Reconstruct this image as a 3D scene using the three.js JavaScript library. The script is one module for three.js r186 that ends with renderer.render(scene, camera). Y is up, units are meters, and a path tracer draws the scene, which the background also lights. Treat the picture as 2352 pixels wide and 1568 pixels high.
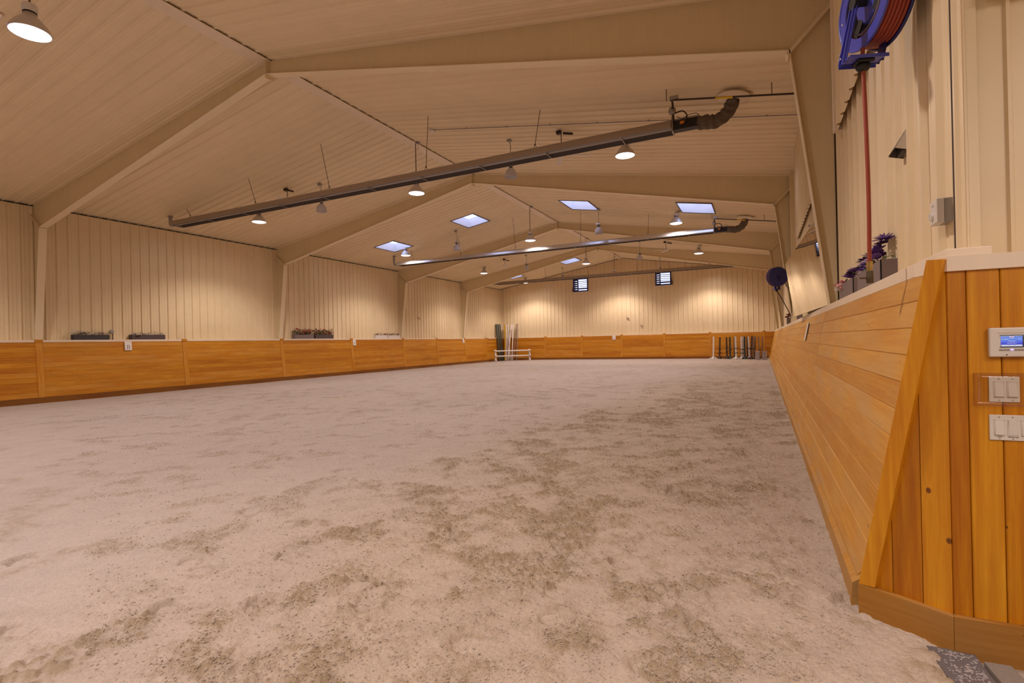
import * as THREE from 'three';
import { mergeGeometries, mergeVertices } from 'three/addons/utils/BufferGeometryUtils.js';
import { RectAreaLightUniformsLib } from 'three/addons/lights/RectAreaLightUniformsLib.js';
import { RoundedBoxGeometry } from 'three/addons/geometries/RoundedBoxGeometry.js';

// ---------------------------------------------------------------- camera, sky, exposure
const W = 2352, H = 1568;
const scene = new THREE.Scene();
const camera = new THREE.PerspectiveCamera(2 * Math.atan(H / 2 / 1183.66) * 180 / Math.PI, W / H, 0.05, 200);
camera.position.set(0, 1.45, 0);
camera.rotation.order = 'YXZ';
camera.rotation.set(0.0014, 0.4508, -0.0228);
scene.background = new THREE.Color().setRGB(1.9, 2.1, 3.1);          // bright overcast sky, seen through skylights and shutters
const renderer = new THREE.WebGLRenderer({ antialias: true });
renderer.toneMapping = THREE.LinearToneMapping;
renderer.toneMappingExposure = 0.95;
renderer.shadowMap.enabled = true;
RectAreaLightUniformsLib.init();
const LAMP_COLOR = new THREE.Color().setRGB(1, 0.86, 0.8), LAMP_CD = 46, BEAM = 1.12, EDGE = 0.35, SPILL_CD = 10;

// ---------------------------------------------------------------- the building's measures (metres)
const XL = -19.75, XR = 0.91, RIDGE = -9.42, RY = 7.65, SL = 0.165;      // walls, ridge, roof slope
const ZB = -38.8, ZN = 9;                                               // end walls
const FRAMES = [-7.765, -16.469, -25.24, -32.449];
const JAMB = -3.02;                                                     // the right wall ends here at the opening to the aisle
const roofY = (x) => RY - SL * Math.abs(x - RIDGE);
const LEDGE = 1.84;

// ---------------------------------------------------------------- random numbers and noise
function rng(seed) { let a = seed >>> 0; return () => { a = (a + 0x6D2B79F5) | 0; let t = Math.imul(a ^ (a >>> 15), 1 | a); t = (t + Math.imul(t ^ (t >>> 7), 61 | t)) ^ t; return ((t ^ (t >>> 14)) >>> 0) / 4294967296; }; }
const R = rng(7);
const rr = (a, b) => a + (b - a) * R();
const PERM = new Float32Array(65536), rp = rng(99);
for (let i = 0; i < 65536; i++) PERM[i] = rp();
const hash = (i, j) => PERM[((i * 73856093) ^ (j * 19349663)) & 65535];
function vn(x, y) {                                                     // smooth value noise, 0..1
  const i = Math.floor(x), j = Math.floor(y); let u = x - i, v = y - j;
  u = u * u * (3 - 2 * u); v = v * v * (3 - 2 * v);
  const a = hash(i, j), b = hash(i + 1, j), c = hash(i, j + 1), d = hash(i + 1, j + 1);
  return a + (b - a) * u + (c - a) * v + (a - b - c + d) * u * v;
}
function pn(x, y, px, py) {                                             // the same, repeating every px, py
  const i = Math.floor(x), j = Math.floor(y); let u = x - i, v = y - j;
  u = u * u * (3 - 2 * u); v = v * v * (3 - 2 * v);
  const m = (a, p) => ((a % p) + p) % p;
  const a = hash(m(i, px), m(j, py)), b = hash(m(i + 1, px), m(j, py)), c = hash(m(i, px), m(j + 1, py)), d = hash(m(i + 1, px), m(j + 1, py));
  return a + (b - a) * u + (c - a) * v + (a - b - c + d) * u * v;
}
const fbm = (x, y, n = 4) => { let s = 0, a = 0.5, t = 0; for (let k = 0; k < n; k++) { s += a * vn(x + k * 17.3, y - k * 9.1); t += a; a *= 0.5; x *= 2.03; y *= 2.03; } return s / t; };
const ss = (a, b, x) => { const t = Math.min(1, Math.max(0, (x - a) / (b - a))); return t * t * (3 - 2 * t); };
const lerp = (a, b, t) => a + (b - a) * t;

// ---------------------------------------------------------------- textures
function dataTex(w, h, fn, srgb) {
  const d = new Uint8Array(w * h * 4);
  for (let j = 0; j < h; j++) for (let i = 0; i < w; i++) { const c = fn(i / w, j / h, i, j), k = (j * w + i) * 4; d[k] = c[0]; d[k + 1] = c[1]; d[k + 2] = c[2]; d[k + 3] = 255; }
  const t = new THREE.DataTexture(d, w, h); t.wrapS = t.wrapT = THREE.RepeatWrapping; t.magFilter = THREE.LinearFilter; t.minFilter = THREE.LinearMipmapLinearFilter; t.generateMipmaps = true;
  if (srgb) t.colorSpace = THREE.SRGBColorSpace; t.needsUpdate = true; return t;
}
const clamp8 = (x) => Math.max(0, Math.min(255, Math.round(x)));
function woodTex(light, dark, knotC, seed, dust) {
  const r = rng(seed), knots = [];
  for (let k = 0; k < 16; k++) knots.push([r() * 3, r() * 0.8, 0.005 + 0.008 * r()]);
  const t = dataTex(1024, 512, (u, v) => {
    const x = u * 3, y = v * 0.8; let w = 0, kn = 0;
    for (const [kx, ky, kr] of knots) {
      let dx = Math.abs(x - kx); dx = Math.min(dx, 3 - dx); let dy = y - ky; if (dy > 0.4) dy -= 0.8; if (dy < -0.4) dy += 0.8;
      const e = Math.exp(-(dx * dx / (kr * kr * 22) + dy * dy / (kr * kr * 4))); w += e * Math.sign(dy) * kr * 1.6;
      kn = Math.max(kn, 1 - ss(kr * 0.55, kr * 1.1, Math.hypot(dx * 0.75, dy)));
    }
    const yy = v + w / 0.8;
    const g = 0.5 * pn(u * 9, yy * 48, 9, 48) + 0.3 * pn(u * 22, yy * 130, 22, 130) + 0.2 * pn(u * 5, yy * 12, 5, 12);
    const broad = pn(u * 4, v * 5, 4, 5), fine = pn(u * 60, v * 256, 60, 256);
    const m = Math.min(1, Math.max(0, (g - 0.3) * 1.7 * 0.75 + (broad - 0.5) * 0.35 + (fine - 0.5) * 0.2));
    const du = dust * ss(0.35, 0.8, pn(u * 6, v * 4, 6, 4));
    return [0, 1, 2].map((c) => clamp8(lerp(lerp(lerp(dark[c], light[c], m), knotC[c], kn * 0.9), [196, 164, 132][c], du)));
  }, true);
  t.repeat.set(1 / 3, 1 / 0.8); return t;
}
const sandTex = dataTex(1024, 1024, (u, v) => {
  const a = pn(u * 340, v * 340, 340, 340), b = pn(u * 150, v * 150, 150, 150), c = pn(u * 52, v * 52, 52, 52), d = pn(u * 9, v * 9, 9, 9);
  const speck = ss(0.80, 0.93, b) * ss(0.35, 0.6, c), pale = ss(0.86, 0.97, a);
  const k = 0.87 + 0.12 * (a - 0.5) + 0.13 * (b - 0.5) + 0.1 * (c - 0.5) + 0.07 * (d - 0.5) - 0.2 * speck + 0.1 * pale;
  return [clamp8(255 * k), clamp8(255 * (k - 0.012 * speck)), clamp8(255 * (k - 0.035 * speck))];
}, false);
sandTex.repeat.set(1 / 1.3, 1 / 1.3);
const sandBump = dataTex(1024, 1024, (u, v) => {
  const a = pn(u * 300, v * 300, 300, 300), b = pn(u * 128, v * 128, 128, 128), c = pn(u * 50, v * 50, 50, 50);
  const k = clamp8(255 * (0.3 * a + 0.4 * b * b + 0.4 * c * c)); return [k, k, k];
}, false);
sandBump.repeat.copy(sandTex.repeat);
const grimeTex = dataTex(512, 512, (u, v) => {
  const b = pn(u * 6, v * 6, 6, 6), c = pn(u * 24, v * 24, 24, 24), e = pn(u * 90, v * 4, 90, 4);
  const k = 0.95 + 0.05 * (b - 0.5) + 0.03 * (c - 0.5) + 0.03 * (e - 0.5); return [clamp8(255 * k), clamp8(255 * (k - 0.004)), clamp8(255 * (k - 0.01))];
}, false);
grimeTex.repeat.set(1 / 3, 1 / 3);
const fabricTex = dataTex(256, 256, (u, v) => { const k = 0.75 + 0.25 * pn(u * 40, v * 40, 40, 40); return [clamp8(255 * k), clamp8(255 * k), clamp8(255 * k)]; }, false);

// ---------------------------------------------------------------- materials
const lin = (r, g, b) => new THREE.Color().setRGB(r, g, b);
const std = (c, rough = 0.6, metal = 0, extra = {}) => new THREE.MeshStandardMaterial({ color: c, roughness: rough, metalness: metal, ...extra });
const M = {
  sheet: std(lin(0.80, 0.645, 0.41), 0.3, 0, { map: grimeTex }),
  sheetB: std(lin(0.82, 0.66, 0.425), 0.34, 0, { map: grimeTex }),
  sheetC: std(lin(0.78, 0.62, 0.39), 0.36, 0, { map: grimeTex }),
  ceilA: std(lin(0.84, 0.69, 0.46), 0.5, 0, { map: grimeTex }),
  ceilB: std(lin(0.86, 0.71, 0.475), 0.5, 0, { map: grimeTex }),
  steel: std(lin(0.80, 0.66, 0.41), 0.5, 0, { map: grimeTex }),
  flange: std(lin(0.86, 0.72, 0.49), 0.42, 0, { map: grimeTex }),
  trimMetal: std(lin(0.84, 0.70, 0.54), 0.4, 0, { map: grimeTex }),
  dark: std(lin(0.05, 0.032, 0.02), 0.95),
  alu: std(lin(0.62, 0.60, 0.60), 0.3, 0.9),
  aluDull: std(lin(0.42, 0.37, 0.33), 0.45, 0.7),
  dark_inset: std(lin(0.11, 0.095, 0.09), 0.55, 0.4),
  galv: std(lin(0.36, 0.33, 0.31), 0.5, 0.6),
  black: std(lin(0.012, 0.011, 0.012), 0.5),
  pipe: std(lin(0.045, 0.03, 0.022), 0.55, 0.2),
  rod: std(lin(0.16, 0.11, 0.07), 0.6, 0.3),
  white: std(lin(0.72, 0.68, 0.64), 0.45),
  ivory: std(lin(0.66, 0.60, 0.53), 0.4),
  blue: std(lin(0.07, 0.08, 0.46), 0.3),
  blueDark: std(lin(0.018, 0.02, 0.14), 0.35),
  hose: std(lin(0.33, 0.055, 0.025), 0.5),
  brass: std(lin(0.55, 0.38, 0.13), 0.35, 0.9),
  lens: new THREE.MeshStandardMaterial({ color: 0xffffff, emissive: lin(1, 0.93, 0.9), emissiveIntensity: 5, roughness: 0.6 }),
  shade: std(lin(0.60, 0.56, 0.55), 0.35, 0.35),
  frost: new THREE.MeshPhysicalMaterial({ color: lin(0.75, 0.73, 0.76), roughness: 0.8, transmission: 0.45, thickness: 0 }),
  orangeLabel: std(lin(0.75, 0.22, 0.02), 0.6), yellow: std(lin(0.8, 0.55, 0.03), 0.6),
  duct: std(lin(0.15, 0.115, 0.09), 0.75, 0, { map: fabricTex }),
  pane: new THREE.MeshPhysicalMaterial({ color: lin(0.95, 0.97, 1), roughness: 0.85, transmission: 1, thickness: 0 }),
  shaft: std(lin(0.8, 0.8, 0.84), 0.7),
  clear: new THREE.MeshPhysicalMaterial({ color: lin(0.93, 0.9, 0.87), roughness: 0.08, transmission: 1, thickness: 0, ior: 1.45 }),
  mirror: std(lin(0.86, 0.86, 0.84), 0.015, 1),
  mirrorEdge: std(lin(0.10, 0.07, 0.05), 0.5),
  planterGrey: std(lin(0.20, 0.15, 0.145), 0.6), planterDark: std(lin(0.05, 0.042, 0.048), 0.6), planterBrown: std(lin(0.09, 0.06, 0.06), 0.6), planterWhite: std(lin(0.75, 0.66, 0.62), 0.6),
  soil: std(lin(0.04, 0.028, 0.02), 0.95),
  leaf: std(lin(0.05, 0.11, 0.025), 0.6, 0, { side: THREE.DoubleSide }), leafDark: std(lin(0.025, 0.05, 0.016), 0.6, 0, { side: THREE.DoubleSide }),
  rubber: std(lin(0.12, 0.1, 0.1), 0.8),
  jumpWhite: std(lin(0.8, 0.74, 0.7), 0.5), jumpBrown: std(lin(0.085, 0.035, 0.02), 0.6), jumpGreen: std(lin(0.03, 0.045, 0.04), 0.5), jumpYellow: std(lin(0.72, 0.42, 0.02), 0.5), jumpGrey: std(lin(0.24, 0.19, 0.17), 0.6), jumpTaupe: std(lin(0.30, 0.22, 0.17), 0.6), plastic: std(lin(0.34, 0.29, 0.29), 0.5),
};
const WOOD = [
  std(0xffffff, 0.42, 0, { map: woodTex([216, 152, 30], [184, 114, 12], [104, 58, 16], 11, 0.10) }),
  std(lin(0.93, 0.9, 0.85), 0.42, 0, { map: woodTex([214, 148, 26], [178, 106, 8], [100, 52, 14], 12, 0.03) }),
  std(lin(1.0, 0.97, 1.0), 0.45, 0, { map: woodTex([220, 158, 40], [190, 120, 18], [112, 62, 18], 13, 0.18) }),
];
const WOODR = [                                                                  // the right side carries more arena dust
  std(0xffffff, 0.45, 0, { map: woodTex([222, 166, 66], [202, 138, 40], [150, 94, 34], 21, 0.26) }),
  std(lin(0.95, 0.93, 0.9), 0.45, 0, { map: woodTex([220, 162, 60], [198, 134, 34], [146, 90, 30], 22, 0.18) }),
  std(lin(1, 1, 1), 0.48, 0, { map: woodTex([226, 172, 76], [206, 144, 48], [156, 100, 38], 23, 0.4) }),
];
const WOODJ = [
  std(lin(0.95, 0.92, 0.8), 0.4, 0, { map: woodTex([216, 150, 10], [184, 112, 0], [92, 48, 8], 31, 0.0) }),
  std(lin(0.86, 0.82, 0.7), 0.4, 0, { map: woodTex([212, 144, 8], [176, 102, 0], [84, 42, 6], 32, 0.0) }),
  std(lin(1, 0.97, 0.9), 0.42, 0, { map: woodTex([218, 156, 24], [190, 120, 6], [96, 50, 12], 33, 0.04) }),
];
const baseWood = std(lin(0.40, 0.34, 0.33), 0.75, 0, { map: WOOD[0].map });
const baseWoodR = std(lin(0.72, 0.7, 0.72), 0.75, 0, { map: WOODR[2].map });
const baseWoodJ = std(lin(0.55, 0.5, 0.5), 0.7, 0, { map: WOODR[0].map });
const pick = (a) => a[Math.floor(R() * a.length)];

// ---------------------------------------------------------------- object helpers
const used = {};
const numbered = (n) => { used[n] = (used[n] ?? -1) + 1; return used[n] ? `${n}_${String(used[n]).padStart(3, '0')}` : n; };
function thing(name, label, category, p = [0, 0, 0], turn = 0, group) {
  const o = new THREE.Group(); o.name = numbered(name); o.position.set(...p); o.rotation.y = turn; o.userData = { label, category };
  if (group) o.userData.group = group; scene.add(o); return o;
}
function struct(name) { const o = new THREE.Group(); o.name = name; o.userData.kind = 'structure'; scene.add(o); return o; }
function part(name, geo, mat, parent) { const m = new THREE.Mesh(Array.isArray(geo) ? merge(geo) : geo, mat); m.name = name; parent.add(m); return m; }
function sub(name, parent) { const g = new THREE.Group(); g.name = name; parent.add(g); return g; }
function copyOf(o, label, p, turn) { const c = o.clone(); c.name = numbered(o.name.replace(/_\d+$/, '')); c.userData = { ...o.userData, label }; if (p) c.position.set(...p); if (turn !== undefined) c.rotation.y = turn; scene.add(c); return c; }
function merge(list) {
  const l = list.map((g) => { let q = g.index ? g.toNonIndexed() : g.clone(); for (const k of Object.keys(q.attributes)) if (!['position', 'normal', 'uv'].includes(k)) q.deleteAttribute(k); if (!q.attributes.uv) q.setAttribute('uv', new THREE.BufferAttribute(new Float32Array(q.attributes.position.count * 2), 2)); return q; });
  return mergeGeometries(l);
}
const V = (x, y, z) => new THREE.Vector3(x, y, z);
const box = (w, h, d, x = 0, y = 0, z = 0) => boxUV(new THREE.BoxGeometry(w, h, d).translate(x, y, z));
const rbox = (w, h, d, r = 0.005, x = 0, y = 0, z = 0, seg = 2) => new RoundedBoxGeometry(w, h, d, seg, r).translate(x, y, z);
const cyl = (r0, r1, h, x = 0, y = 0, z = 0, n = 16) => new THREE.CylinderGeometry(r0, r1, h, n).translate(x, y, z);
function boxUV(g, ox = 0, oy = 0) {                                             // uv in metres from the face's own plane
  const p = g.attributes.position, n = g.attributes.normal, uv = new Float32Array(p.count * 2);
  for (let i = 0; i < p.count; i++) { const a = Math.abs(n.getX(i)), b = Math.abs(n.getY(i)), c = Math.abs(n.getZ(i)), x = p.getX(i), y = p.getY(i), z = p.getZ(i); let u, v; if (a >= b && a >= c) { u = z; v = y; } else if (b >= c) { u = x; v = z; } else { u = x; v = y; } uv[2 * i] = u + ox; uv[2 * i + 1] = v + oy; }
  g.setAttribute('uv', new THREE.BufferAttribute(uv, 2)); return g;
}
function bar(a, b, w, d, up = V(0, 1, 0)) {                                     // square bar from a to b
  const dir = b.clone().sub(a), L = dir.length(); dir.normalize(); let s = new THREE.Vector3().crossVectors(up, dir); if (s.lengthSq() < 1e-6) s.set(1, 0, 0); s.normalize(); const t = new THREE.Vector3().crossVectors(dir, s);
  const g = new THREE.BoxGeometry(w, d, L); boxUV(g); g.applyMatrix4(new THREE.Matrix4().makeBasis(s, t, dir).setPosition(a.clone().add(b).multiplyScalar(0.5))); return g;
}
function rodG(a, b, r, n = 8) { const dir = b.clone().sub(a), L = dir.length(); const g = new THREE.CylinderGeometry(r, r, L, n); g.applyQuaternion(new THREE.Quaternion().setFromUnitVectors(V(0, 1, 0), dir.clone().normalize())); return g.translate(...a.clone().add(b).multiplyScalar(0.5).toArray()); }
const tube = (pts, r, seg = 24, n = 8) => new THREE.TubeGeometry(new THREE.CatmullRomCurve3(pts.map((p) => V(...p))), seg, r, n, false);
function extrude(poly, depth) { const s = new THREE.Shape(poly.map((p) => new THREE.Vector2(p[0], p[1]))); return new THREE.ExtrudeGeometry(s, { depth, bevelEnabled: false }); }
function place(g, o, ex, ey, ez) { return g.applyMatrix4(new THREE.Matrix4().makeBasis(ex, ey, ez).setPosition(o)); }
const X = V(1, 0, 0), Y = V(0, 1, 0), Z = V(0, 0, 1), NX = V(-1, 0, 0), NZ = V(0, 0, -1);

// profiled metal sheet: u across, length along, ribs (every pitch, at phase) standing proud of the pan
function sheetGeo(u0, u1, len, phase, pitch, o = {}) {
  const h = o.h ?? 0.03, top = o.top ?? 0.026, base = o.base ?? 0.075, pts = [];
  const put = (u, z) => { if (u > u0 + 1e-4 && u < u1 - 1e-4) pts.push([u, z]); };
  const prof = (u) => { const d = Math.abs(u - phase - Math.round((u - phase) / pitch) * pitch); return d < top / 2 ? h : d < base / 2 ? h * (base / 2 - d) / ((base - top) / 2) : 0; };
  pts.push([u0, prof(u0)]);
  for (let k = Math.ceil((u0 - phase) / pitch) - 1; k <= Math.floor((u1 - phase) / pitch) + 1; k++) {
    const c = phase + k * pitch;
    put(c - base / 2, 0); put(c - top / 2, h); put(c + top / 2, h); put(c + base / 2, 0);
    if (o.minor) for (const m of [-1, 1]) { const q = c + pitch / 2 + m * pitch * 0.17; put(q - 0.022, 0); put(q - 0.012, 0.004); put(q + 0.012, 0.004); put(q + 0.022, 0); }
  }
  pts.push([u1, prof(u1)]);
  pts.sort((a, b) => a[0] - b[0]);
  const T = 0.0015, loop = [...pts, ...pts.slice().reverse().map(([u, z]) => [u, z - T])];
  // build faces: front and back strips, ends
  const pos = [], uv = [], top_ = o.topAt ?? (() => len), bot_ = o.botAt ?? (() => 0);
  const quad = (a, b) => { const A = [a[0], bot_(a[0]), a[1]], B = [b[0], bot_(b[0]), b[1]], C = [b[0], top_(b[0]), b[1]], D = [a[0], top_(a[0]), a[1]]; for (const q of [A, B, C, A, C, D]) { pos.push(...q); uv.push(q[0], q[1]); } };
  for (let i = 0; i + 1 < loop.length; i++) quad(loop[i], loop[i + 1]);
  quad(loop[loop.length - 1], loop[0]);
  for (let i = 0; i + 1 < pts.length; i++) for (const [f, s] of [[bot_, 1], [top_, -1]]) {           // thin end edges
    const a = pts[i], b = pts[i + 1], q = [[a[0], f(a[0]), a[1]], [b[0], f(b[0]), b[1]], [b[0], f(b[0]), b[1] - T], [a[0], f(a[0]), a[1] - T]];
    for (const k of s > 0 ? [0, 3, 2, 0, 2, 1] : [0, 1, 2, 0, 2, 3]) { pos.push(...q[k]); uv.push(q[k][0], q[k][1]); }
  }
  const g = new THREE.BufferGeometry(); g.setAttribute('position', new THREE.Float32BufferAttribute(pos, 3)); g.setAttribute('uv', new THREE.Float32BufferAttribute(uv, 2)); g.computeVertexNormals(); return g;
}
// timber plank along +x (0..L), face on +z, height h on y, with chamfered front edges
function plankGeo(L, h, t = 0.02, ch = 0.005) {
  const c = ch, poly = [[0, 0], [0, t - c], [c, t], [h - c, t], [h, t - c], [h, 0]];          // (y, z)
  const g = extrude(poly.map(([y, z]) => [z, y]).reverse(), L);                              // extruded along z, section in (x=z', y)
  g.applyMatrix4(new THREE.Matrix4().makeBasis(Z, Y, NX)); g.translate(L, 0, 0);              // x'=depth axis
  const p = g.attributes.position, uv = new Float32Array(p.count * 2), ox = R() * 3, oy = R() * 0.8;
  for (let i = 0; i < p.count; i++) { uv[2 * i] = p.getX(i) + ox; uv[2 * i + 1] = p.getY(i) + p.getZ(i) + oy; }
  g.setAttribute('uv', new THREE.BufferAttribute(uv, 2)); return g;
}
function boardPoly(poly, t, along = 1) {                                                    // board from an outline (x, y), thickness t, grain along y (1) or x (0)
  const g = extrude(poly, t), p = g.attributes.position, uv = new Float32Array(p.count * 2), ox = R() * 3, oy = R() * 0.8;
  for (let i = 0; i < p.count; i++) { const a = along ? p.getY(i) : p.getX(i), b = along ? p.getX(i) : p.getY(i); uv[2 * i] = a + ox; uv[2 * i + 1] = b + p.getZ(i) + oy; }
  g.setAttribute('uv', new THREE.BufferAttribute(uv, 2)); return g;
}

// ================================================================ THE SETTING
// ---- sand floor: one height field, finer where the riding track passes the gate
const PRINTS = [[-4.65, -2.6], [-3.53, -3.0], [-4.1, -3.1], [-4.7, -1.75], [-4.55, -1.4], [-3.95, -1.2], [-3.7, -1.05], [-3.55, -1.3], [-3.05, -1.75], [-3.35, -2.15], [-3.0, -2.55], [-1.02, -2.52], [-1.3, -2.15], [-2.6, -2.0], [-2.0, -2.25], [-1.75, -2.75], [-2.2, -3.3], [-2.85, -3.6], [-1.35, -3.3], [-0.6, -3.1], [-0.3, -2.75], [-0.75, -4.1], [-3.9, -4.3], [-4.6, -5.2], [-5.6, -4.7], [-6.3, -6.2], [-3.2, -5.4], [-5.1, -6.9], [-7.4, -7.6], [-1.6, -5.1]];
{ const r = rng(31); for (let k = 0; k < 150; k++) { const t = r(), d = 2 + 15 * t * t, a = -0.15 + 1.25 * r(); PRINTS.push([-d * Math.sin(a) + (r() - 0.5), -d * Math.cos(a)]); } for (let k = 0; k < 60; k++) PRINTS.push([-1.7 + 1.6 * r(), -2.6 - 12 * r()]); }
const PR = (() => { const r = rng(5); return PRINTS.map(([x, z], i) => ({ x, z, c: Math.cos(r() * 6.28), s: Math.sin(r() * 6.28), a: i < 30 ? 1 : 0.45 + 0.6 * r(), k: 0.9 + 0.35 * r(), t: r() })); })();
const cells = new Map();
for (const p of PR) { const n = Math.hypot(p.c, p.s) || 1; p.c /= n; p.s /= n; for (let i = -1; i <= 1; i++) for (let j = -1; j <= 1; j++) { const k = (Math.floor(p.x / 0.3) + i) + ',' + (Math.floor(p.z / 0.3) + j); if (!cells.has(k)) cells.set(k, []); cells.get(k).push(p); } }
function churn(x, z) {                                                         // 0 raked and dry .. 1 turned over
  const track = ss(-3.9, -1.2, x + 1.2 * (fbm(x * 0.35 + 3, z * 0.3, 2) - 0.5) * 2) * (1 - 0.45 * ss(-12, -26, z)) * (1 - 0.5 * ss(0.1, 0.5, x));
  const n1 = fbm(x * 0.75 + 11, z * 0.75 - 4, 3), n2 = fbm(x * 3.3 - 7, z * 3.3 + 2, 3), n3 = fbm(x * 8 + 2, z * 8, 2);
  const near = ss(-3.4, -1.6, z) * ss(-4.6, -2.8, x) * 0.7;
  const base = Math.max(track, near);
  const spots = ss(0.53, 0.70, n2 * 0.8 + n1 * 0.2);
  return Math.min(1, spots * (0.5 + 0.5 * base) + base * 0.62 * ss(0.3, 0.72, n2 * 0.45 + n3 * 0.55));
}
function sandAt(x, z, detail) {
  let h = 0.018 * (fbm(x * 0.6, z * 0.6, 2) - 0.5) - 0.05 * ss(-15, -19.2, x) + 0.0 * z, damp = 0;
  h += 0.05 * ss(0.28, 0.47, x) * ss(-3.3, -3.9, z) * (0.4 + fbm(x * 2, z * 0.9 + 8, 3)) * 0.6;        // sand drifted against the right boards
  const m = churn(x, z); damp = m;
  if (detail > 0) {
    const a = fbm(x * 13, z * 13, 3), b = fbm(x * 34 + 5, z * 34, 2), c = vn(x * 70, z * 70);
    const d4 = vn(x * 48 - 3, z * 48), rough = 0.25 + 0.75 * ss(-5.2, -2.2, x);
    h += m * detail * (0.022 * (a - 0.5) + 0.013 * ss(0.45, 0.8, b) * (0.3 + a) + 0.011 * (d4 - 0.5) + 0.006 * (c - 0.5)) + detail * rough * (0.005 * (c - 0.5) + 0.008 * (d4 - 0.5) * a + 0.007 * (b - 0.5)) + detail * 0.008 * (fbm(x * 7 + 3, z * 7, 2) - 0.5);
    damp = Math.min(1, m * (0.35 + 0.95 * ss(0.4, 0.66, 0.55 * a + 0.45 * b)) + 0.06 * c);
    const list = cells.get(Math.floor(x / 0.3) + ',' + Math.floor(z / 0.3));
    if (list) for (const p of list) {
      const dx = x - p.x, dz = z - p.z, u = (dx * p.c + dz * p.s) / p.k, v = (-dx * p.s + dz * p.c) / p.k, rad = Math.hypot(u, v * 0.88); if (rad > 0.19) continue;
      const open = ss(-0.9, -0.45, u / Math.max(rad, 1e-3)), w = 0.028 * (a - 0.5) + 0.012 * (b - 0.5);
      const groove = Math.exp(-(((rad + w - 0.06) / 0.011) ** 2)) * open * (0.5 + a), sole = 1 - ss(0.035, 0.066, rad + w), rim = Math.exp(-(((rad + w - 0.098) / 0.02) ** 2)) * (0.55 + 0.9 * a) * (p.t > 0.5 ? ss(-0.6, 0.7, v / Math.max(rad, 1e-3)) : ss(-0.4, 0.8, u / Math.max(rad, 1e-3)));
      h += p.a * (-0.020 * groove - 0.007 * sole + 0.013 * rim * (0.4 + 1.2 * b)); damp = Math.max(damp, p.a * 0.75 * Math.max(groove * 0.8, rim * 0.65));
    }
  }
  return [h, damp];
}
const floorG = struct('floor');
{
  const xs = [], zs = [];
  for (let x = 0.9; x > -19.9;) { xs.push(x); x -= x > -4.4 ? 0.011 : 0.011 + 0.009 * (-4.4 - x); }
  xs.push(-19.9); xs.reverse();
  for (let z = ZN; z > -0.9;) { zs.push(z); z -= 0.3; }
  for (let z = -0.9; z > ZB;) { zs.push(z); const d = -z; z -= d < 5 ? 0.011 : 0.011 + 0.0045 * (d - 5); }
  zs.push(ZB); 
  const nx = xs.length, nz = zs.length, pos = new Float32Array(nx * nz * 3), col = new Float32Array(nx * nz * 3), uv = new Float32Array(nx * nz * 2);
  const dry = [0.49, 0.41, 0.365], wet = [0.31, 0.235, 0.155];
  for (let j = 0; j < nz; j++) for (let i = 0; i < nx; i++) {
    const x = xs[i], z = zs[j], k = j * nx + i, far = Math.hypot(x, z), det = z > -0.9 ? 0 : 1 - 0.35 * ss(14, 34, far);
    const [h, w] = sandAt(x, z, det), inGate = z > -3.1 ? ss(0.66, 0.76, x) : 0;
    pos[3 * k] = x; pos[3 * k + 1] = h - 0.035 * inGate; pos[3 * k + 2] = z; uv[2 * k] = x; uv[2 * k + 1] = z;
    const warm = 0.35 + 0.9 * ss(-4.5, -1.2, x) * (1 - 0.6 * ss(-14, -26, z)) + 0.5 * (fbm(x * 0.3 + 40, z * 0.3, 2) - 0.5), tone = 1 + 0.1 * (fbm(x * 0.4 - 9, z * 0.4, 2) - 0.5), q = w * 0.86;
    for (let c = 0; c < 3; c++) col[3 * k + c] = lerp(dry[c], wet[c], q) * tone * (c === 2 ? 1.08 - 0.17 * warm : c === 0 ? 0.99 + 0.02 * warm : 1.01 - 0.03 * warm);
  }
  const idx = new Uint32Array((nx - 1) * (nz - 1) * 6); let t = 0;
  for (let j = 0; j < nz - 1; j++) for (let i = 0; i < nx - 1; i++) { const a = j * nx + i, b = a + 1, c = a + nx, d = c + 1; idx[t++] = a; idx[t++] = b; idx[t++] = c; idx[t++] = b; idx[t++] = d; idx[t++] = c; }
  const g = new THREE.BufferGeometry(); g.setAttribute('position', new THREE.BufferAttribute(pos, 3)); g.setAttribute('color', new THREE.BufferAttribute(col, 3)); g.setAttribute('uv', new THREE.BufferAttribute(uv, 2)); g.setIndex(new THREE.BufferAttribute(idx, 1)); g.computeVertexNormals();
  part('sand_surface', g, std(0xffffff, 0.95, 0, { vertexColors: true, map: sandTex, bumpMap: sandBump, bumpScale: 0.006 }), floorG);
  part('base_slab', box(XR + 5 - XL + 0.4, 0.3, ZN - ZB + 1, (XR + 5 + XL) / 2, -0.28, (ZN + ZB) / 2), M.dark, floorG);
}
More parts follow.
